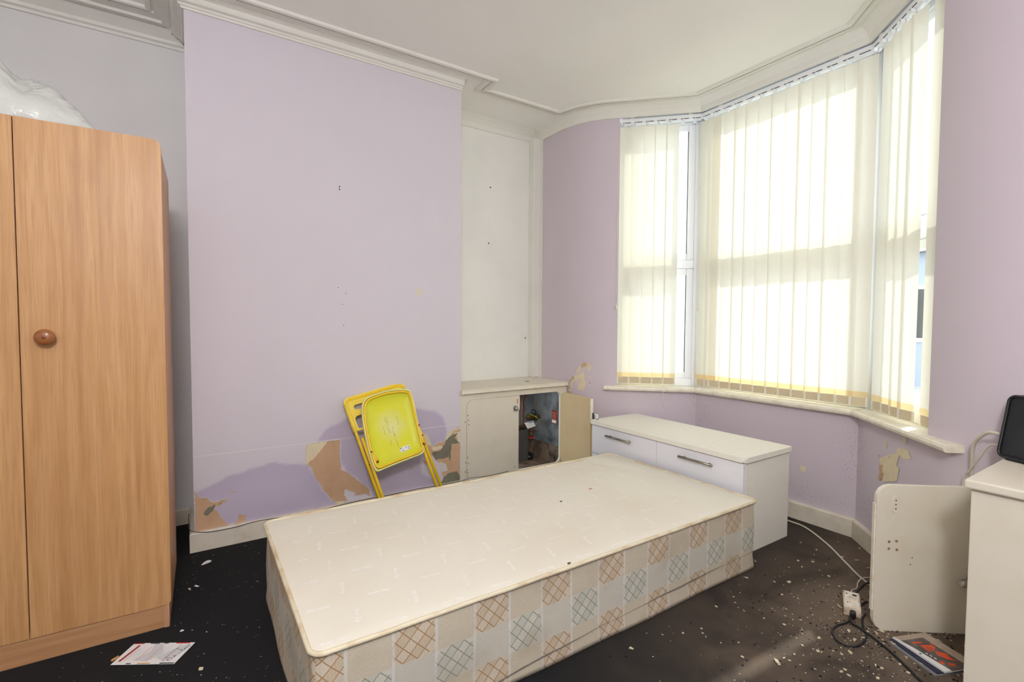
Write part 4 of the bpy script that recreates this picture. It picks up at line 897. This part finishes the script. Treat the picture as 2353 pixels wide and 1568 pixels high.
tag(link('cable', TB(smooth_path([(2.300, .545, .02), (2.300, .542, .30), (2.298, .531, .53), (2.282, .527, .61), (2.258, .519, .685), (2.225, .487, .728), (2.205, .463, .742), (2.205, .440, .738)], 6), .0055, 10), m_cablew), 'thick white cable arching up behind the loose door into the speaker', 'cable')
tag(link('cable', TB(smooth_path([(2.290, .560, .02), (2.290, .560, .30), (2.282, .548, .54), (2.27, .530, .585), (2.245, .502, .64), (2.225, .475, .69), (2.21, .455, .702), (2.203, .438, .700)], 6), .0028, 8), m_cablew), 'thin white cable crossing the thick one behind the loose door', 'cable')

# ---- cables and junction box on the carpet
def fc(pts, z, n=6): return smooth_path([(x, y, z) if len(q) == 2 else q for q in pts for x, y in [q[:2]]], n)
tag(link('cable', TB(smooth_path([(2.78, 1.62, .0045), (2.745, 1.40, .0045), (2.729, 1.284, .0045), (2.615, 1.126, .0045), (2.49, .997, .0045), (2.395, .899, .0045), (2.337, .818, .0045), (2.31, .74, .0045), (2.30, .66, .0045)], 6), .0042, 8), m_cablew), 'long white cable running over the carpet from the bay skirting to the loose door', 'cable')
tag(link('cable', TB(smooth_path([(2.178, .842, .028), (2.20, .85, .026), (2.277, .863, .006), (2.33, .880, .003), (2.365, .880, .012), (2.40, .870, .012), (2.43, .86, .003), (2.47, .83, .003)], 6), .0022, 7), m_cablew), 'thin white lead curling out of the back of the junction box', 'cable')
tag(link('cable', TB(smooth_path([(2.185, .835, .022), (2.215, .843, .015), (2.26, .853, .0045), (2.31, .858, .0045), (2.345, .85, .013), (2.37, .82, .0045), (2.35, .72, .0045)], 6), .0036, 8), m_cableb), 'short black lead from the back of the junction box towards the wall', 'cable')
bx = thing('junction_box', 'dirty white double socket box lying on the carpet', 'socket box', (2.050, .785, 0), math.atan2(.053, .118))
link('back_box', BX(0, .132, -.024, .030, .001, .034, bev=.002), M('stained_white_plastic', s2l(214, 200, 180), .6, noise_amt=.9, noise_scale=28, col2=s2l(150, 100, 66)), bx)
bm = bmesh.new(); box(bm, .006, .126, -.019, .025, .034, .0365, bev=.001); link('face_plate', bm, M('grubby_white_plate', s2l(232, 226, 214), .5, noise_amt=.8, noise_scale=60, col2=s2l(176, 130, 96)), bx)
for q in ((.030, .018), (.100, .018)): link('screw', BX(q[0]-.002, q[0]+.002, q[1]-.002, q[1]+.002, .0365, .038), m_shoe, bx)
link('switch', BX(.092, .104, -.014, .0, .0365, .039, bev=.001), m_shoe, bx)
cbk = thing('power_lead', 'black power lead plugged into the front of the junction box and looped on the carpet', 'cable', (2.05, .79, 0))
o_ = (2.05, .79, 0)
bm = bmesh.new(); prism(bm, loc([(2.058, .800, .006), (2.066, .783, .006), (2.030, .768, .006), (2.014, .774, .006), (2.018, .785, .006)], o_), (0, 0, .020), bev=.003); link('plug', bm, m_cableb, cbk)
link('cord', TB(loc(smooth_path([(2.02, .778, .014), (1.985, .778, .006), (1.935, .79, .0045), (1.885, .785, .0045), (1.845, .757, .0045), (1.838, .728, .0045), (1.858, .704, .0045), (1.903, .698, .0045), (1.96, .708, .0045), (2.01, .738, .0045), (2.056, .757, .0045), (2.10, .765, .0045)], 6), o_), .0036, 8), m_cableb, cbk)
tag(link('cable', TB(smooth_path([(2.20, .80, .0045), (2.15, .80, .0045), (2.09, .785, .012), (2.03, .785, .013), (1.985, .765, .0125), (1.972, .73, .0125), (1.965, .689, .0045), (1.93, .628, .0045), (1.879, .56, .0045), (1.83, .50, .0045), (1.77, .42, .0045)], 6), .0042, 8), m_cableb), 'long black cable snaking past the magazines to the bottom of the picture', 'cable')
tag(link('telephone_wire', TB(smooth_path([(-.035, 2.95, .11), (-.034, 2.72, .125), (-.02, 2.704, .106), (.045, 2.7035, .088), (.154, 2.7035, .086), (.269, 2.7035, .094), (.473, 2.7035, .084), (.745, 2.7035, .097), (.945, 2.7035, .096), (1.10, 2.7035, .099), (1.218, 2.7035, .096), (1.384, 2.7035, .095), (1.46, 2.7035, .102), (1.60, 2.7035, .094), (1.75, 2.7035, .10)], 5), .0016, 6), m_shoe), 'thin dark wire tacked along the skirting of the chimney breast', 'wire')

# ---- printed paper
def flat(o, quad, z, th, mats): pass
mg = thing('magazine', 'magazine with a dark cover and orange-red shapes, on the carpet behind the right cupboard', 'magazine', (2.012, .650, .008), math.atan2(-.92, -.38))
# local X runs down the spine, local Y across the cover
mw, ml = .137, .172
bm = bmesh.new(); box(bm, 0, ml, 0, mw, 0, .004); link('pages', bm, m_paper, mg)
m_cov = M('dark_cover_print', s2l(84, 76, 74), .35, noise_amt=.8, noise_scale=22, col2=s2l(150, 140, 134)); m_org = M('orange_cover_print', s2l(222, 84, 44), .35); m_cpale = M('pale_cover_print', s2l(176, 160, 142), .4, noise_amt=.5, noise_scale=40)
bm = bmesh.new(); box(bm, 0, ml, .0, mw, .004, .0046)
def ink(pts, mi, z=.0047): prism(bm, [(a, c, z) for a, c in pts], (0, 0, .0002), mi=mi)
ink([(0, 0), (.022, 0), (.022, .10), (.17, .10), (.17, mw), (0, mw)], 2, .00465)
ink([(0, .0), (ml, 0), (ml, .026), (.06, .016), (.0, .003)], 3, .00475)
for P_ in ([(.035, .040), (.042, .036), (.046, .070), (.040, .074)], [(.052, .05), (.085, .045), (.088, .066), (.070, .092), (.060, .088)], [(.052, .094), (.058, .092), (.060, .099), (.054, .102)], [(.085, .072), (.100, .060), (.125, .066), (.140, .090), (.120, .086), (.105, .094)], [(.140, .052), (.152, .045), (.158, .06), (.148, .07)], [(.128, .030), (.142, .026), (.144, .038), (.132, .042)]): ink(P_, 1)
for k in range(4): ink([(.066+.006*k, .052-.004*k), (.068+.006*k, .052-.004*k), (.072+.006*k, .074), (.070+.006*k, .074)], 0, .00492)
for k in range(3): ink([(.088+.012*k, .028+.002*k), (.095+.012*k, .027+.002*k), (.096+.012*k, .032+.002*k), (.089+.012*k, .033+.002*k)], 3, .00492)
ink([(.085, .006), (.092, .006), (.092, .012), (.085, .012)], 4, .0049)
ink([(.150, .098), (.170, .096), (.170, .118), (.150, .120)], 4, .0049)
link('cover', bm, [m_cov, m_org, m_cpale, m_paper, m_shoe], mg)
for nm, dx_, dy_, z_, mt, lb in (('brochure', -.012, .004, .004, M('navy_print', s2l(34, 36, 62), .35), 'navy brochure poking out from under the magazine'), ('brochure', -.024, .006, .0005, M('grey_print', s2l(128, 128, 134), .4), 'grey brochure at the bottom of the magazine pile')):
    bm = bmesh.new(); box(bm, 0, .165, 0, .10, 0, .003); bc = thing(nm, lb, 'brochure', (2.012+dx_, .650+dy_, z_), math.atan2(-.90, -.43)); link('cover', bm, mt, bc)
fx = [(-.191, 2.049), (-.020, 1.941), (-.070, 1.851), (-.239, 1.954)]
fl_ = thing('flyer', 'white printed flyer with a small road map, on the carpet by the wardrobe', 'flyer', (-.239, 1.954, .002), math.atan2(1.851-1.954, -.070+.239))
fw_, fh_ = .198, .104
bm = bmesh.new()
prism(bm, [(0, 0, 0), (fw_, 0, 0), (fw_+.003, fh_, 0), (.0, fh_, 0)], (0, 0, .0008)); sheet = link('sheet', bm, m_paper, fl_)
bm = bmesh.new(); m_fg = M('pale_grey_print', s2l(204, 204, 206), .5)
def ink(pts, mi, z=.00085): prism(bm, [(a, c, z) for a, c in pts], (0, 0, .00008), mi=mi)
def bar(x0, y0, x1, y1, w_, mi, z=.0011):
    d = Vector((x1-x0, y1-y0)).normalized(); n = Vector((-d.y, d.x))*w_/2
    ink([(x0+n.x, y0+n.y), (x1+n.x, y1+n.y), (x1-n.x, y1-n.y), (x0-n.x, y0-n.y)], mi, z)
ink([(.055, 0.02), (.085, .06), (.07, .10), (.10, .10), (.13, .05), (.10, .012)], 0); ink([(.12, .03), (.15, .07), (.19, .10), (.195, .08), (.16, .01)], 0)
bar(.016, .014, .026, .092, .008, 1)
for k in range(9): bar(.030+.0115*k, .016+.002*(k % 3), .037+.0115*k, .080+.004*(k % 2), .0012, 3 if k % 3 else 2, .0012)
for k in range(16): bar(.032+.0062*k, .028, .037+.0062*k, .07, .0006, 3, .0012)
for a in ((.150, .014, .163, .092), (.172, .012, .190, .076), (.150, .03, .176, .026), (.160, .072, .184, .064), (.184, .064, .198, .088), (.184, .064, .190, .094)): bar(*a, .0016, 4, .0013)
bm2 = bm; lathe(bm, [(.005, 0), (.005, .0002)], (.185, .066, .0014), seg=12, mi=4); lathe(bm, [(.003, 0), (.003, .0002)], (.185, .066, .0017), seg=12, mi=5)
for p in ((.166, .018), (.176, .036)): lathe(bm, [(.003, 0), (.003, .0002)], (p[0], p[1], .0014), seg=10, mi=1)
for a, c, mi in ((.0, .035, 1), (.055, .085, 4), (.10, .115, 4), (.14, .185, 2)): ink([(a, .099), (c, .099), (c, fh_-.0005), (a, fh_-.0005)], mi, .0011)
for a, c, mi in ((.045, .06, 4), (.08, .12, 6), (.15, .195, 4)): ink([(a, .001), (c, .001), (c, .006), (a, .006)], mi, .0011)
link('print', bm, [m_fg, m_darkred, m_red, m_fg, m_greybox, m_paper, M('food_photo_print', s2l(206, 160, 90), .5)], sheet)

# ---- paint flakes and crumbs on the carpet
flk = [(.032, 2.559, .024, 'largest white paint flake on the dark carpet near the chimney breast'), (-.007, 2.349, .015, 'long white paint chip midway between wardrobe and bed'), (-.031, 2.337, .012, 'beige sliver beside the long white chip'), (-.052, 2.034, .007, 'small white crumb at the foot of the wardrobe'),
 (2.092, 1.042, .012, 'curled pale flake on the carpet to the right of the bed'), (1.213, 1.11, .011, 'pale flake lying alone just below the near side of the bed'), (2.529, 1.024, .010, 'pale flake touching the long white cable'), (2.55, .971, .013, 'round pale flake between the long cable and the bay skirting'), (2.517, .907, .012, 'yellowish flake left of the loose door, nearest its middle'), (2.696, 1.016, .007, 'small flake near the bend of the bay skirting'),
 (2.035, .693, .013, 'yellowish flake just left of the loose door foot'), (1.936, .754, .010, 'pale flake inside the loop of the black power lead'), (1.565, .809, .012, 'bluish white flake near the bottom of the picture'), (2.13, .735, .016, 'thick flake between junction box and loose door'), (2.075, .842, .014, 'long flake just left of the junction box'), (1.814, .70, .010, 'flake just outside the loop of the black power lead'),
 (1.993, .64, .012, 'flake between the black cable and the brochures'), (.002, 1.777, .010, 'beige flake right of the flyer'), (1.973, 1.16, .009, 'small flake close to the near right corner of the bed')]
for i, (x, y, s, lb) in enumerate(flk):
    rs = random.Random(i+50); bm = bmesh.new(); n = 9
    asp = .35 if 'long' in lb or 'sliver' in lb else .62
    vs = [(s*math.cos(6.283*k/n)*rs.uniform(.6, 1.05), s*asp*math.sin(6.283*k/n)*rs.uniform(.6, 1.1), .001+rs.uniform(0, .004)) for k in range(n)]
    prism(bm, vs, (0, 0, .002)); o = link('plaster_flake', bm, m_flake if x > .3 or 'beige' in lb else m_paper, loc=(x, y, 0)); o.rotation_euler.z = rs.uniform(0, 3)
    tag(o, lb, 'flake', 'paint and plaster flakes on the carpet')
o = tag(link('cigarette_end', TB([(-.238, 1.972, .005), (-.222, 1.985, .005)], .0038, 10), m_edge), 'small tan cigarette end at the corner of the flyer', 'cigarette end')
def crumbs(name, count, area, size, mat, lb, seed):
    rs = random.Random(seed); bm = bmesh.new()
    for k in range(count):
        while True:
            x, y = area(rs)
            if not (bx0-.01 < x < bx1+.01 and by0-.01 < y < by1+.01) and not (x > 1.78 and y < .45) and not (x > 2.12 and y > 1.27) and not (x-y > 1.70) and not (x < -.08 and y > 2.05): break
        s = size(rs); a = rs.uniform(0, 6.28); m = Matrix.Translation((x, y, s*.35)) @ Matrix.Rotation(a, 4, 'Z') @ Matrix.Diagonal((s, s*rs.uniform(.4, .9), s*.45, 1))
        bmesh.ops.create_icosphere(bm, subdivisions=1, radius=1, matrix=m)
    for v in bm.verts: v.co += Vector((rs.uniform(-1, 1), rs.uniform(-1, 1), 0))*.0006
    o = link(name, bm, mat); o['kind'] = 'stuff'; tag(o, lb, 'debris'); return o
def near_right(rs):
    while True:
        x, y = rs.uniform(.9, 2.75), rs.uniform(.3, 1.25)
        if rs.random() < .05+.95*math.exp(-((x-1.98)/.34)**2-((y-.66)/.27)**2): return x, y
crumbs('plaster_crumbs', 600, near_right, lambda r_: min(.007, .0013+r_.expovariate(620)), m_flake, 'pale plaster crumbs scattered over the carpet right of the bed', 3)
crumbs('dark_pellets', 320, near_right, lambda r_: r_.uniform(.002, .0052), M('pellet_black', s2l(12, 12, 13), .8), 'small black pellets scattered over the carpet right of the bed', 4)
crumbs('white_specks', 170, lambda r_: (r_.uniform(-.5, .24), r_.uniform(1.5, 2.72)), lambda r_: min(.003, .0006+r_.expovariate(2200)), m_paper, 'tiny white specks on the dark carpet between wardrobe and bed', 5)

# ---- added fill light: a glowing globe hung unseen behind the camera
lp = thing('added_fill_light', 'added fill light, an unseen glowing white globe hung behind the viewer', 'fill light', (-.2, -.4, ZC))
link('flex', TB([(0, 0, 0), (0, 0, -.46)], .003, 6), m_upvc, lp)
bm = bmesh.new(); lathe(bm, [(.05, 0), (.05, -.02), (.01, -.03)], seg=20); link('fill_rose', bm, m_upvc, lp)
bm = bmesh.new(); bmesh.ops.create_uvsphere(bm, u_segments=24, v_segments=16, radius=.15, matrix=Matrix.Translation((0, 0, -.60)))
m_globe = bpy.data.materials.new('fill_globe'); m_globe.use_nodes = True; b = m_globe.node_tree.nodes['Principled BSDF']; b.inputs['Emission Color'].default_value = (1, .99, 1, 1); b.inputs['Emission Strength'].default_value = FILL_GLOW
link('glow_globe', bm, m_globe, lp, smooth=True)
